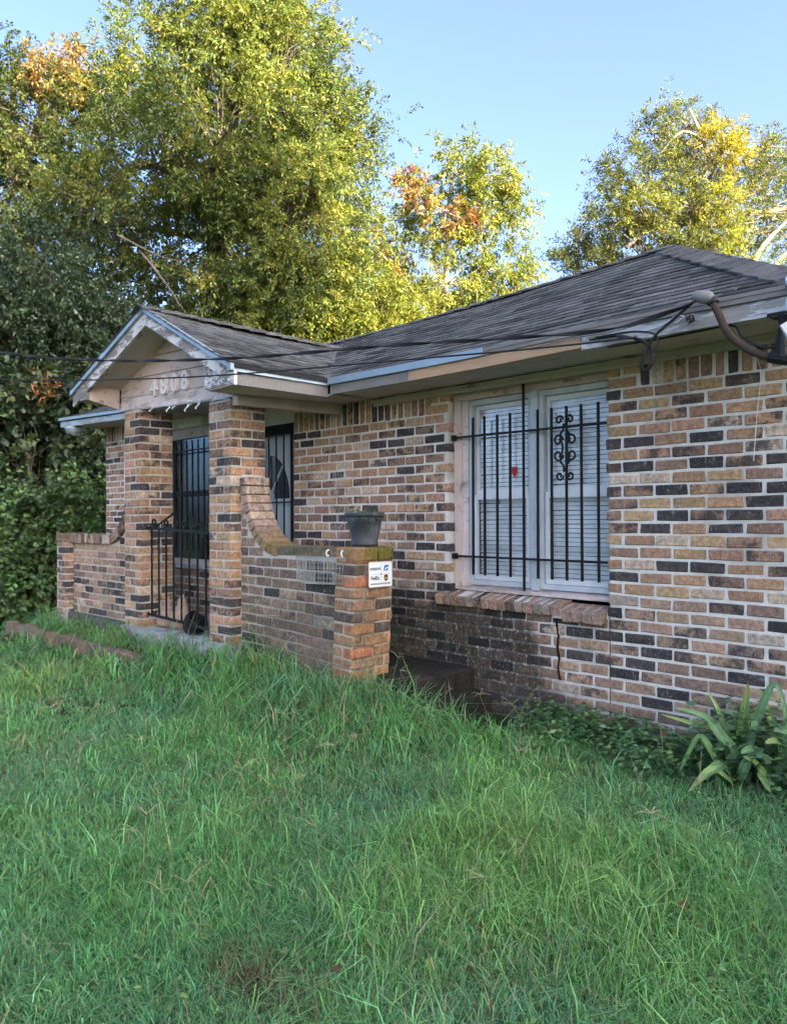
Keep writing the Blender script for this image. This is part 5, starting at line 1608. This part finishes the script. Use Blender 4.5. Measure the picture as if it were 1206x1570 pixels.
for (x_, z_, top, w_, sd, lab) in ((455, 15.2, 400, 0.75, 41, 'bright leafy sapling right behind the porch roof ridge'), (530, 15.6, 395, 0.75, 42, 'bright slender sapling between the oak and the red-sprayed tree'), (598, 16.4, 440, 0.6, 43, 'low bright sapling at the foot of the red-sprayed tree')):
    bs_ = at(x_, 800, z_); bs_.z = 0
    make_tree('sapling_tree', lab, bs_, 0.06, [(0, 0, -0.1), (0.05, 0, 2.5), (0, 0.05, 5.0), (0, 0, 6.0)],
              lob(bs_, [(x_, top + 25, z_, w_ * 0.6, 20), (x_ - 25, top + 70, z_, w_, 34), (x_ + 25, top + 90, z_, w_, 34), (x_, top + 140, z_, w_ * 1.1, 36), (x_ + 10, top + 200, z_, w_ * 1.1, 24)]),
              dict(len=0.105, wid=0.030, sprays=11, per=20, clump=0.5, droop=0.15, hang=0.0, up=0.6), [((0.185, 0.215, 0.045), 4), ((0.22, 0.23, 0.05), 3), ((0.13, 0.16, 0.04), 2)], M['leaf'], M['barkpale'], group='saplings behind the porch roof', seed=sd, limb_r=0.03)

B4 = at(1060, 800, 20.0); B4.z = 0
YEL = (0.34, 0.28, 0.035)
make_tree('elm_tree', 'tall ragged tree with bare limbs and yellow patches beyond the roof peak', B4, 0.28,
          [(0, 0, -0.2), (0.1, 0.1, 3.5), (-0.1, 0.2, 6.5), (0.1, 0.0, 9.0), (0.1, 0, 11.0)],
          lob(B4, [(1010, 215, 20, 0.75, 26), (1080, 260, 20, 1.0, 40), (1000, 290, 20, 1.1, 50), (940, 340, 20, 0.95, 40), (1060, 340, 19.5, 1.2, 54), (900, 395, 20, 0.75, 26), (985, 390, 19.5, 1.1, 46), (1105, 235, 19.2, 0.55, 20, YEL), (1100, 320, 19.0, 0.5, 20, (0.27, 0.26, 0.04)), (1090, 375, 19.0, 0.6, 22, (0.24, 0.25, 0.045)), (1170, 290, 20.5, 1.0, 36), (1200, 240, 20.5, 0.8, 24), (1180, 360, 20.3, 0.9, 26), (1260, 320, 20.5, 1.3, 40), (1050, 190, 20, 0.45, 12), (870, 405, 20.5, 0.4, 10), (935, 265, 20.3, 0.3, 7), (980, 330, 19, 0.6, 16, (0.2, 0.21, 0.05)), (1040, 400, 20, 1.3, 30), (1130, 420, 20, 1.3, 30)]),
          dict(len=0.115, wid=0.030, sprays=7, per=18, clump=0.52, droop=0.2, hang=0.15, up=0.5), [((0.15, 0.165, 0.065), 4), ((0.115, 0.135, 0.060), 4), ((0.20, 0.205, 0.06), 2)], M['leaf'], M['barkpale'], seed=14, limb_r=0.08,
          bare=[([at(1090, 260, 19.5) - B4, at(1078, 215, 19.3) - B4, at(1055, 165, 19.2) - B4], 0.085), ([at(1080, 218, 19.3) - B4, at(1045, 202, 19.2) - B4, at(1012, 235, 19.2) - B4], 0.06), ([at(1140, 430, 19.5) - B4, at(1170, 375, 19.4) - B4, at(1215, 330, 19.4) - B4], 0.10), ([at(1180, 420, 19.5) - B4, at(1200, 392, 19.4) - B4, at(1230, 370, 19.4) - B4], 0.08), ([at(960, 380, 19.3) - B4, at(1000, 335, 19.2) - B4, at(985, 310, 19.2) - B4], 0.05)])

# ------------------------------------------------------------------ shrubs on the dark side of the yard
def shrub(name, label, lobes_px, zc, leafd, pal, seed, group='shrubs at the side of the yard'):
    bs_ = at(lobes_px[0][0], 800, zc); bs_.z = 0
    return make_tree(name, label, bs_, 0.04, [(0, 0, -0.1), (0.05, 0.02, 0.4), (-0.05, 0.05, 0.9), (0, 0, 1.3)], lob(bs_, lobes_px), leafd, pal, M['leafdark'], M['bark'], group=group, seed=seed, limb_r=0.035, cat='shrub')
VIB = [((0.060, 0.095, 0.050), 5), ((0.048, 0.078, 0.045), 4), ((0.085, 0.12, 0.06), 2)]
shrub('evergreen_shrub', 'big rounded grey green shrub above the cables beside the gable', [(60, 440, 13.0, 0.95, 80), (20, 500, 12.8, 0.9, 60), (120, 500, 13.0, 0.8, 60), (150, 555, 13.2, 0.7, 44), (-40, 450, 13.2, 1.0, 50), (70, 540, 13.2, 0.9, 40), (190, 530, 13.6, 0.6, 26)], 13.0, dict(len=0.085, wid=0.034, sprays=9, per=18, clump=0.42, droop=0.2, hang=0.1, up=0.3), VIB, 51)
shrub('dark_shrub', 'deep green shrub in the gap left of the eave lamp', [(60, 650, 12.5, 1.0, 60), (0, 620, 12.6, 0.9, 50), (130, 640, 13.2, 0.9, 46), (60, 740, 12.4, 0.9, 50), (150, 730, 13.0, 0.8, 40), (-50, 700, 12.5, 1.0, 40), (120, 790, 12.8, 0.8, 36)], 12.5, dict(len=0.12, wid=0.075, sprays=7, per=12, clump=0.5, droop=0.4, hang=0.3), [((0.040, 0.065, 0.028), 4), ((0.028, 0.048, 0.022), 4), ((0.075, 0.10, 0.035), 1)], 52)
shrub('leafy_vine', 'light green leafy vine heaped beside the low porch wall', [(70, 800, 11.2, 0.65, 44), (20, 840, 11.0, 0.7, 44), (130, 815, 11.6, 0.55, 30), (60, 880, 11.0, 0.7, 40), (-50, 830, 11.0, 0.8, 34), (20, 910, 10.6, 0.55, 30), (140, 860, 11.4, 0.5, 20), (110, 770, 11.6, 0.5, 18)], 11.1, dict(len=0.075, wid=0.055, sprays=9, per=13, clump=0.42, droop=0.35, hang=0.35), [((0.14, 0.22, 0.07), 4), ((0.10, 0.17, 0.06), 4), ((0.06, 0.10, 0.04), 3)], 53)
shrub('twiggy_shrub', 'loose twiggy shrub seen between the eave lamp and the house corner', [(165, 700, 13.0, 0.5, 20), (150, 770, 12.6, 0.5, 22), (190, 660, 13.6, 0.6, 18), (120, 720, 13.2, 0.5, 18)], 13.1, dict(len=0.10, wid=0.045, sprays=6, per=12, clump=0.5, droop=0.3), [((0.055, 0.08, 0.035), 3), ((0.10, 0.12, 0.045), 1)], 54)
# the wood behind closes the view: one far mass of leaves nobody could count
def wood():
    rng = np.random.default_rng(77)
    n_ = 42000
    px_ = rng.uniform(-330, 640, n_); zz = rng.uniform(19.0, 25.0, n_)
    P_ = np.empty((n_, 3))
    u_ = (px_ - 603) / 1190
    fx, fy = C_F.x, C_F.y; rx, ry = C_R.x, C_R.y
    P_[:, 0] = CAMLOC.x + (fx + rx * u_) * zz; P_[:, 1] = CAMLOC.y + (fy + ry * u_) * zz
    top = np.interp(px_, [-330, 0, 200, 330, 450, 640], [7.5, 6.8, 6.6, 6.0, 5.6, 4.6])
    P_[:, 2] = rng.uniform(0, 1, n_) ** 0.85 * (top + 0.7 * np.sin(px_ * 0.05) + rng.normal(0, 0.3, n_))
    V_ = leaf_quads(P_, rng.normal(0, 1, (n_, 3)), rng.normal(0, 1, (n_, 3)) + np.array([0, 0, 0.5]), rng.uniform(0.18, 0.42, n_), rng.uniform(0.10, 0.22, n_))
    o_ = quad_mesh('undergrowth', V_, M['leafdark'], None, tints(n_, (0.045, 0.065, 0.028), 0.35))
    tag(o_, 'dense dark undergrowth behind the oak and the shrubs', kind='stuff')
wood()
# burnt orange dead spray in the dark shrub
n = 90
c0 = np.array(at(70, 595, 11.4))
P = c0 + RNG.normal(0, 1, (n, 3)) * np.array([0.10, 0.10, 0.13])
V = leaf_quads(P, RNG.normal(0, 1, (n, 3)) + np.array([0, 0, -0.6]), RNG.normal(0, 1, (n, 3)), RNG.uniform(0.06, 0.14, n), RNG.uniform(0.008, 0.018, n))
o = quad_mesh('dead_spray', V, M['leaf'], None, tints(n, (0.42, 0.17, 0.06))); tag(o, 'dead orange spray of needles hanging in front of the dark shrub', 'branch')

# ------------------------------------------------------------------ grass
def lawn():
    rng = np.random.default_rng(5)
    allV = []; allT = []
    camx, camy = CAMLOC.x, CAMLOC.y
    base_ang = math.atan2(C_F.y, C_F.x)
    def low(x, y, f, ph):
        return np.sin(x * f + ph) * np.sin(y * f * 1.3 + ph * 2.1) + 0.5 * np.sin(x * f * 2.3 + y * f * 1.1 + ph * 3)
    def ok(x, y):
        a = np.ones(len(x), bool)
        inp = (x > -9.0) & (x < -5.22) & (y > -1.04)
        inq = (x >= -5.22) & (x < -3.86) & (y > -0.94)
        inr = (x >= -3.86) & (x < -3.05) & (y > -0.66)
        ins = (x >= -3.05) & (x < -1.3) & (y > -0.03)
        inh = (x < -9.0) & (x > -9.85) & (y > -0.03)
        ine = (x > -9.8) & (x < -6.4) & (abs(y + 1.19) < 0.055)
        return a & ~inp & ~inq & ~inr & ~ins & ~inh & ~ine & (y < 3.5)
    def blades(n_, r0, r1, half, kind):
        per = {'fine': 9, 'tall': 11, 'stalk': 1}[kind]
        nt = n_ // per
        th = base_ang + rng.uniform(-half, half, nt)
        r = np.sqrt(rng.uniform(r0 * r0, r1 * r1, nt))
        tx = camx + r * np.cos(th); ty = camy + r * np.sin(th)
        lush_t = np.clip(0.5 + 0.35 * low(tx, ty, 1.1, 0.7) + 0.25 * low(tx, ty, 2.4, 2.0), 0, 1)
        nearp_t = np.exp(-((ty + 1.2) / 0.40) ** 2) * ((tx > -9.2) & (tx < -3.2)) + np.exp(-(((tx + 3.35) / 0.35) ** 2 + ((ty + 0.72) / 0.22) ** 2))
        if kind == 'tall':
            keep = rng.uniform(0, 1, nt) < np.clip(lush_t * 1.5 - 0.55 + 0.35 * low(tx, ty, 6.0, 1.1), 0.02, 1) + nearp_t
            tx, ty, lush_t, nearp_t = tx[keep], ty[keep], lush_t[keep], nearp_t[keep]; nt = len(tx)
        tl = rng.lognormal(0, 0.20, nt)                       # each tuft has its own vigour, colour and lie
        tcol = np.exp(rng.normal(0, 0.22, (nt, 1))) * (1 + rng.normal(0, 0.09, (nt, 3)))
        taz = rng.uniform(0, 2 * math.pi, nt)
        ti = np.repeat(np.arange(nt), per)
        sp = {'fine': 0.022, 'tall': 0.020, 'stalk': 0.0}[kind]
        ox_ = rng.normal(0, sp, len(ti)); oy_ = rng.normal(0, sp, len(ti))
        x = tx[ti] + ox_; y = ty[ti] + oy_
        k_ = ok(x, y); x, y, ti, ox_, oy_ = x[k_], y[k_], ti[k_], ox_[k_], oy_[k_]
        m = len(x)
        r = np.hypot(x - camx, y - camy)
        patch = low(x, y, 1.1, 0.7); patch2 = low(x, y, 2.4, 2.0)
        lush = lush_t[ti]; near_p = nearp_t[ti]
        if kind == 'fine':
            L = rng.uniform(0.04, 0.115, m) * (0.8 + 0.5 * lush) * (1 + 0.6 * near_p)
            W = rng.uniform(0.0020, 0.0040, m); bend = rng.uniform(0.4, 2.4, m)
        elif kind == 'tall':
            L = rng.uniform(0.09, 0.20, m) * (0.8 + 0.4 * lush) * (1 + 0.95 * near_p)
            W = rng.uniform(0.0026, 0.0054, m); bend = rng.uniform(0.2, 1.9, m)
        else:
            L = rng.uniform(0.14, 0.34, m); W = rng.uniform(0.0012, 0.0022, m); bend = rng.uniform(0.1, 1.4, m)
        L = L * tl[ti]
        W = W * np.clip(r / 3.2, 0.9, 2.6)
        az = np.arctan2(oy_, ox_) + rng.normal(0, 0.7, m) if kind != 'stalk' else rng.uniform(0, 6.28, m)
        az = np.where(rng.uniform(0, 1, m) < 0.35, taz[ti] + rng.normal(0, 0.5, m), az)
        dx_, dy_ = np.cos(az), np.sin(az)
        lean = rng.uniform(0.05, 0.75, m)
        z0 = 0.02 * np.sin(x * 1.3 + 0.5) * np.sin(y * 1.7) + 0.012 * np.sin(x * 3.1 + y * 2.3) - 0.005
        z0 = z0 + bed(x, y)
        edg = np.exp(-((y + 1.42) / 0.20) ** 2) * ((x > -10.2) & (x < -6.3))
        L = L * (1 - 0.62 * edg)
        p0 = np.stack([x, y, z0], 1)
        Hd = np.stack([dx_, dy_, np.zeros(m)], 1)
        tw = rng.uniform(-0.9, 0.9, m)
        Sd = np.stack([-np.sin(az + tw), np.cos(az + tw), np.zeros(m)], 1)
        def pt(t):
            a = lean * t + bend * t * t * 0.75
            hor = L * t * np.sin(np.clip(a, 0, 2.2)); ver = L * t * np.cos(np.clip(a, 0, 2.2))
            return p0 + Hd * hor[:, None] + np.array([0, 0, 1.0]) * ver[:, None]
        a0, a1, a2 = pt(0.0), pt(0.55), pt(1.0)
        w = W[:, None]
        q1 = np.stack([a0 - Sd * w * 0.4, a0 + Sd * w * 0.4, a1 + Sd * w * 0.5, a1 - Sd * w * 0.5], 1)
        q2 = np.stack([a1 - Sd * w * 0.5, a1 + Sd * w * 0.5, a2 + Sd * w * 0.06, a2 - Sd * w * 0.06], 1)
        g = np.array([0.140, 0.315, 0.118]); dry = np.array([0.38, 0.33, 0.19]); ylw = np.array([0.21, 0.36, 0.10]); blu = np.array([0.135, 0.300, 0.175])
        c = np.tile(g, (m, 1))
        mixy = np.clip(0.45 * patch + rng.normal(0.12, 0.25, m), 0, 1)[:, None]; c = c * (1 - mixy) + ylw * mixy
        mixb = np.clip(-0.4 * patch2 + rng.normal(0.1, 0.25, m), 0, 1)[:, None]; c = c * (1 - mixb) + blu * mixb
        isdry = (rng.uniform(0, 1, m) < (0.03 + 0.12 * np.clip(low(x, y, 1.7, 4.0), 0, 1) + 0.05 * near_p))
        if kind == 'stalk': isdry = rng.uniform(0, 1, m) < 0.45
        c = c * tcol[ti]
        c[isdry] = dry * rng.uniform(0.5, 1.1, (isdry.sum(), 1))
        dead = np.exp(-(((x + 1.98) / 0.16) ** 2 + ((y + 3.02) / 0.10) ** 2))
        isd2 = rng.uniform(0, 1, m) < dead * 0.8
        c[isd2] = np.array([0.22, 0.15, 0.08]) * rng.uniform(0.5, 1.1, (isd2.sum(), 1))
        c *= np.exp(np.clip(rng.normal(0, 0.22, (m, 1)), -0.6, 0.35))
        t = np.concatenate([np.clip(c, 0.004, 0.8), np.ones((m, 1))], 1)
        allV.append(q1); allV.append(q2); allT.append(t); allT.append(t)
    H = R(37)
    blades(135000, 1.7, 3.45, H, 'fine'); blades(44000, 1.7, 3.45, H, 'tall')
    blades(150000, 3.1, 5.9, H, 'fine'); blades(60000, 3.1, 5.9, H, 'tall')
    blades(125000, 5.1, 10.0, H, 'fine'); blades(70000, 5.1, 10.0, H, 'tall')
    blades(24000, 10.0, 15.0, H, 'tall')
    blades(4200, 1.8, 9.0, H, 'stalk')
    V_ = np.concatenate(allV); T_ = np.concatenate(allT)
    o_ = quad_mesh('grass', V_, M['grass'], None, T_)
    tag(o_, 'overgrown green lawn grass in front of the house', kind='stuff')
lawn()

# broad leaved weeds: low band along the wall, and scattered in the lawn
def weeds():
    rng = np.random.default_rng(8)
    PP, DD, LL, WW, TT = [], [], [], [], []
    def plant(x, y, h, n_, ls, col):
        for j_ in range(n_):
            t = rng.uniform(0.15, 1.0)
            a = rng.uniform(0, 2 * math.pi)
            rr = rng.uniform(0.02, 0.11) * h / 0.25
            PP.append((x + rr * math.cos(a) * t, y + rr * math.sin(a) * t, h * t)); DD.append((math.cos(a), math.sin(a), rng.uniform(-0.3, 0.4)))
            LL.append(ls * rng.uniform(0.6, 1.3)); WW.append(ls * rng.uniform(0.4, 0.65)); TT.append(np.array(col) * math.exp(rng.normal(0, 0.25)))
    for i in range(330):
        x = rng.uniform(-3.0, -1.1); y = -abs(rng.normal(0.04, 0.22)) - 0.04
        hh = rng.uniform(0.10, 0.27) * (1.0 - 0.35 * min(1, abs(y) / 0.6))
        plant(x, y, hh, rng.integers(14, 30), 0.045, (0.09, 0.195, 0.085) if rng.uniform() < 0.6 else (0.13, 0.23, 0.08))
    for i in range(50):
        x = rng.uniform(-1.75, -1.1); y = -rng.uniform(0.05, 0.4); plant(x, y, rng.uniform(0.25, 0.5), 34, 0.06, (0.075, 0.15, 0.065))
    for i in range(60):
        x = rng.uniform(-4.9, -3.2); y = -1.0 - rng.uniform(0.0, 0.35) if x < -3.8 else -0.7 - rng.uniform(0, 0.3); plant(x, y, rng.uniform(0.12, 0.32), 14, 0.04, (0.09, 0.15, 0.05))
    for i in range(160):
        th = math.atan2(C_F.y, C_F.x) + rng.uniform(-.62, .62); r = rng.uniform(2.0, 5.0)
        x, y = CAMLOC.x + r * math.cos(th), CAMLOC.y + r * math.sin(th)
        if y > -1.1: continue
        plant(x, y, rng.uniform(0.06, 0.13), 8, 0.028, (0.12, 0.20, 0.055))
    for i in range(120):          # thin upright stems
        pass
    n_ = len(PP)
    V_ = leaf_quads(np.array(PP), np.array(DD), rng.normal(0, 0.4, (n_, 3)) + np.array([0, 0, 1.0]), np.array(LL), np.array(WW))
    T_ = np.concatenate([np.clip(np.array(TT), 0.004, 0.8), np.ones((n_, 1))], 1)
    o_ = quad_mesh('weeds', V_, M['leafdark'], None, T_); tag(o_, 'low broad leaved weeds along the foot of the brick wall', kind='stuff')
weeds()

# ------------------------------------------------------------------ strap leaved plants by the wall
def strap(parent, pts, w, col, twist=0.0, name='leaf'):
    p = smooth_path(pts, 5)
    n_ = len(p)
    v = []; f = []
    for i, q in enumerate(p):
        t = i / (n_ - 1)
        d = (p[min(i + 1, n_ - 1)] - p[max(i - 1, 0)]).normalized()
        to = (CAMLOC - q).normalized()
        s_ = d.cross(to + Vector((0.3, 0.2, 0.9)))
        s_.normalize()
        nn = s_.cross(d)
        ww = w * (0.55 + 0.45 * math.sin(min(1, t * 1.6) * math.pi / 2)) * (1 - t ** 4) ** 0.8 + 0.001
        wob = 0.15 * math.sin(t * 17)
        for k in range(9):
            a_ = (k - 4) / 4.0
            v.append(q + s_ * ww * a_ + nn * ww * (0.35 * a_ * a_ - wob * a_ + 0.05 * math.sin(t * 23 + a_ * 3)))
        if i:
            b_ = (i - 1) * 9; c_ = i * 9
            f += [(b_ + k, b_ + k + 1, c_ + k + 1, c_ + k) for k in range(8)]
    o0 = Vector(pts[0])
    loc = parent.location
    v = [x_ - loc for x_ in v]
    tint = []
    tipb = random.choice((0.0, 0.5, 1.0))
    for i in range(n_):
        g_ = random.uniform(0.92, 1.08)
        for k in range(9):
            m_ = 1.45 if k == 4 else (1.10 if k % 2 else 0.84)
            tb_ = max(0.0, (i / (n_ - 1) - 0.86) / 0.14) * tipb
            tint.append((col[0] * g_ * m_ * (1 - tb_) + 0.26 * tb_, col[1] * g_ * (1 + (m_ - 1) * 0.7) * (1 - tb_) + 0.19 * tb_, col[2] * g_ * m_ * (1 - tb_) + 0.10 * tb_, 1))
    return mesh_obj(name, v, f, M['bigleaf'], parent, np.array(tint), smooth=True)
GR = [(0.14, 0.265, 0.12), (0.17, 0.29, 0.105), (0.125, 0.235, 0.125), (0.21, 0.32, 0.115)]
def strap_plant(base_px, z, label, leaves_):
    bp = at(base_px[0], base_px[1], z); bp.z = 0
    t = empty('strap_leaf_plant', bp, label, 'plant', 'strap leaved plants by the wall')
    for i, (pp, w) in enumerate(leaves_):
        pts = [Vector((bp.x, bp.y, 0.02))] + [at(a, b, z + dz) for (a, b, dz) in pp]
        strap(t, pts, w * 1.05, GR[i % 4])
    return t
strap_plant((1128, 1235), 3.95, 'leafy strap leaved plant with a folded pale central leaf near the weeds', [
    ([(1125, 1190, 0), (1122, 1150, -0.02), (1105, 1130, 0.0), (1080, 1100, 0.05), (1035, 1085, 0.1)], 0.030),
    ([(1133, 1180, 0.05), (1136, 1120, 0.08), (1146, 1045, 0.05)], 0.030),
    ([(1140, 1170, 0.0), (1160, 1100, 0.0), (1185, 1050, -0.05), (1200, 1075, -0.1)], 0.020),
    ([(1130, 1160, 0.1), (1150, 1110, 0.18), (1165, 1080, 0.2)], 0.026),
    ([(1115, 1185, -0.05), (1100, 1175, -0.12), (1068, 1200, -0.2)], 0.030),
    ([(1110, 1200, 0.0), (1090, 1155, 0.0), (1070, 1130, 0.05), (1040, 1185, 0.1)], 0.018),
    ([(1140, 1200, -0.05), (1150, 1205, -0.1), (1152, 1222, -0.12)], 0.016),
    ([(1120, 1170, 0.05), (1095, 1120, 0.1), (1060, 1110, 0.15), (1012, 1095, 0.2)], 0.020),
    ([(1110, 1210, 0), (1098, 1190, -0.02), (1105, 1215, -0.06)], 0.020),
    ([(1122, 1180, 0.1), (1108, 1110, 0.15), (1085, 1060, 0.2)], 0.018), ([(1135, 1190, -0.1), (1152, 1160, -0.15), (1185, 1165, -0.2)], 0.024), ([(1120, 1200, -0.1), (1090, 1180, -0.15), (1055, 1215, -0.2)], 0.020)])
strap_plant((1190, 1250), 3.85, 'dark strap leaved plant cut by the frame edge beside the wall', [
    ([(1180, 1200, 0), (1165, 1160, 0), (1150, 1150, -0.05), (1135, 1155, -0.1)], 0.030),
    ([(1195, 1190, 0.05), (1185, 1120, 0.1), (1165, 1055, 0.12)], 0.022),
    ([(1200, 1190, 0.0), (1205, 1110, 0.0), (1195, 1060, 0.0)], 0.020),
    ([(1185, 1215, -0.05), (1160, 1175, -0.05), (1138, 1160, -0.1)], 0.024),
    ([(1195, 1190, 0), (1200, 1150, 0.0), (1225, 1130, 0.0)], 0.030),
    ([(1180, 1220, -0.05), (1165, 1190, -0.08), (1180, 1215, -0.16)], 0.022),
    ([(1205, 1200, 0), (1240, 1150, 0), (1290, 1150, -0.05)], 0.030),
    ([(1195, 1180, 0), (1190, 1140, -0.06), (1172, 1140, -0.12)], 0.026)])
strap_plant((1040, 1190), 4.35, 'small strap leaved shoot in the weeds left of the pale folded leaf', [
    ([(1040, 1175, 0), (1050, 1150, 0), (1072, 1130, 0.05)], 0.016), ([(1038, 1170, 0), (1030, 1150, 0), (1026, 1150, 0)], 0.018), ([(1045, 1180, 0), (1035, 1160, -0.05), (1034, 1185, -0.1)], 0.012)])
# crabgrass seed heads: thin stalks with a few spikes splayed at the top
def seed_heads():
    rng = np.random.default_rng(21)
    b_ = MB()
    spots = [(-3.72, -0.78, 0.42), (-3.55, -0.70, 0.40), (-3.30, -0.62, 0.30), (-3.15, -0.45, 0.28), (-4.05, -1.02, 0.45), (-4.5, -1.05, 0.50), (-4.8, -1.08, 0.55), (-3.0, -0.35, 0.30), (-2.8, -0.5, 0.25), (-5.0, -1.1, 0.42)]
    for i_ in range(46):
        th = math.atan2(C_F.y, C_F.x) + rng.uniform(-.55, .55); r = rng.uniform(2.6, 5.2)
        x_, y_ = CAMLOC.x + r * math.cos(th), CAMLOC.y + r * math.sin(th)
        if y_ < -1.15: spots.append((x_, y_, rng.uniform(0.18, 0.34)))
    for (x_, y_, h_) in spots:
        z_ = float(bed(np.array(x_), np.array(y_)))
        lx, ly = rng.normal(0, 0.06, 2)
        c_ = (0.30, 0.34, 0.17, 1) if rng.uniform() < 0.6 else (0.40, 0.34, 0.22, 1)
        top = Vector((x_ + lx, y_ + ly, z_ + h_))
        b_.tube([(x_, y_, z_), (x_ + lx * 0.3, y_ + ly * 0.3, z_ + h_ * 0.6), top], [0.0016, 0.0013, 0.0010], 3, tint=c_)
        for k_ in range(rng.integers(4, 7)):
            a_ = rng.uniform(0, 6.28); l_ = rng.uniform(0.05, 0.10)
            d_ = Vector((math.cos(a_) * l_, math.sin(a_) * l_, rng.uniform(-0.02, 0.05)))
            b_.tube([top, top + d_ * 0.6 + Vector((0, 0, 0.008)), top + d_], [0.0013, 0.0014, 0.0006], 3, tint=c_)
    o_ = b_.build('seed_heads_grass', M['grass']); tag(o_, 'thin splayed seed heads standing in the lawn and by the steps', kind='stuff')
seed_heads()

# a few fallen leaves in the grass
for (x_, y_, lab) in ((520, 1478, 'dry brown fallen leaf in the bare patch low in the lawn'), (745, 1330, 'dry brown fallen leaf in the middle of the lawn'), (160, 1330, 'dry brown fallen leaf below the brick edging, farthest from the wall plants'), (1040, 1400, 'dry brown fallen leaf below the strap leaved plants')):
    d_ = (C_F + C_R * ((x_ - 603.0) / 1190.0) + C_U * ((785.0 - y_) / 1190.0)); tt = (0.09 - CAMLOC.z) / d_.z
    p = CAMLOC + d_ * tt
    V = leaf_quads(np.array([[0, 0, 0.0]]), np.array([[random.uniform(-1, 1), random.uniform(-1, 1), 0.2]]), np.array([[0.2, -0.5, 1.0]]), np.array([0.055]), np.array([0.034]))
    V = np.concatenate([V, V[:, ::-1] - np.array([0, 0, 0.0006])])
    o = quad_mesh('fallen_leaf', V, M['leaf'], None, tints(2, (0.20, 0.105, 0.05), 0.1)); o.location = p
    tag(o, lab, 'leaf', 'fallen leaves in the lawn')
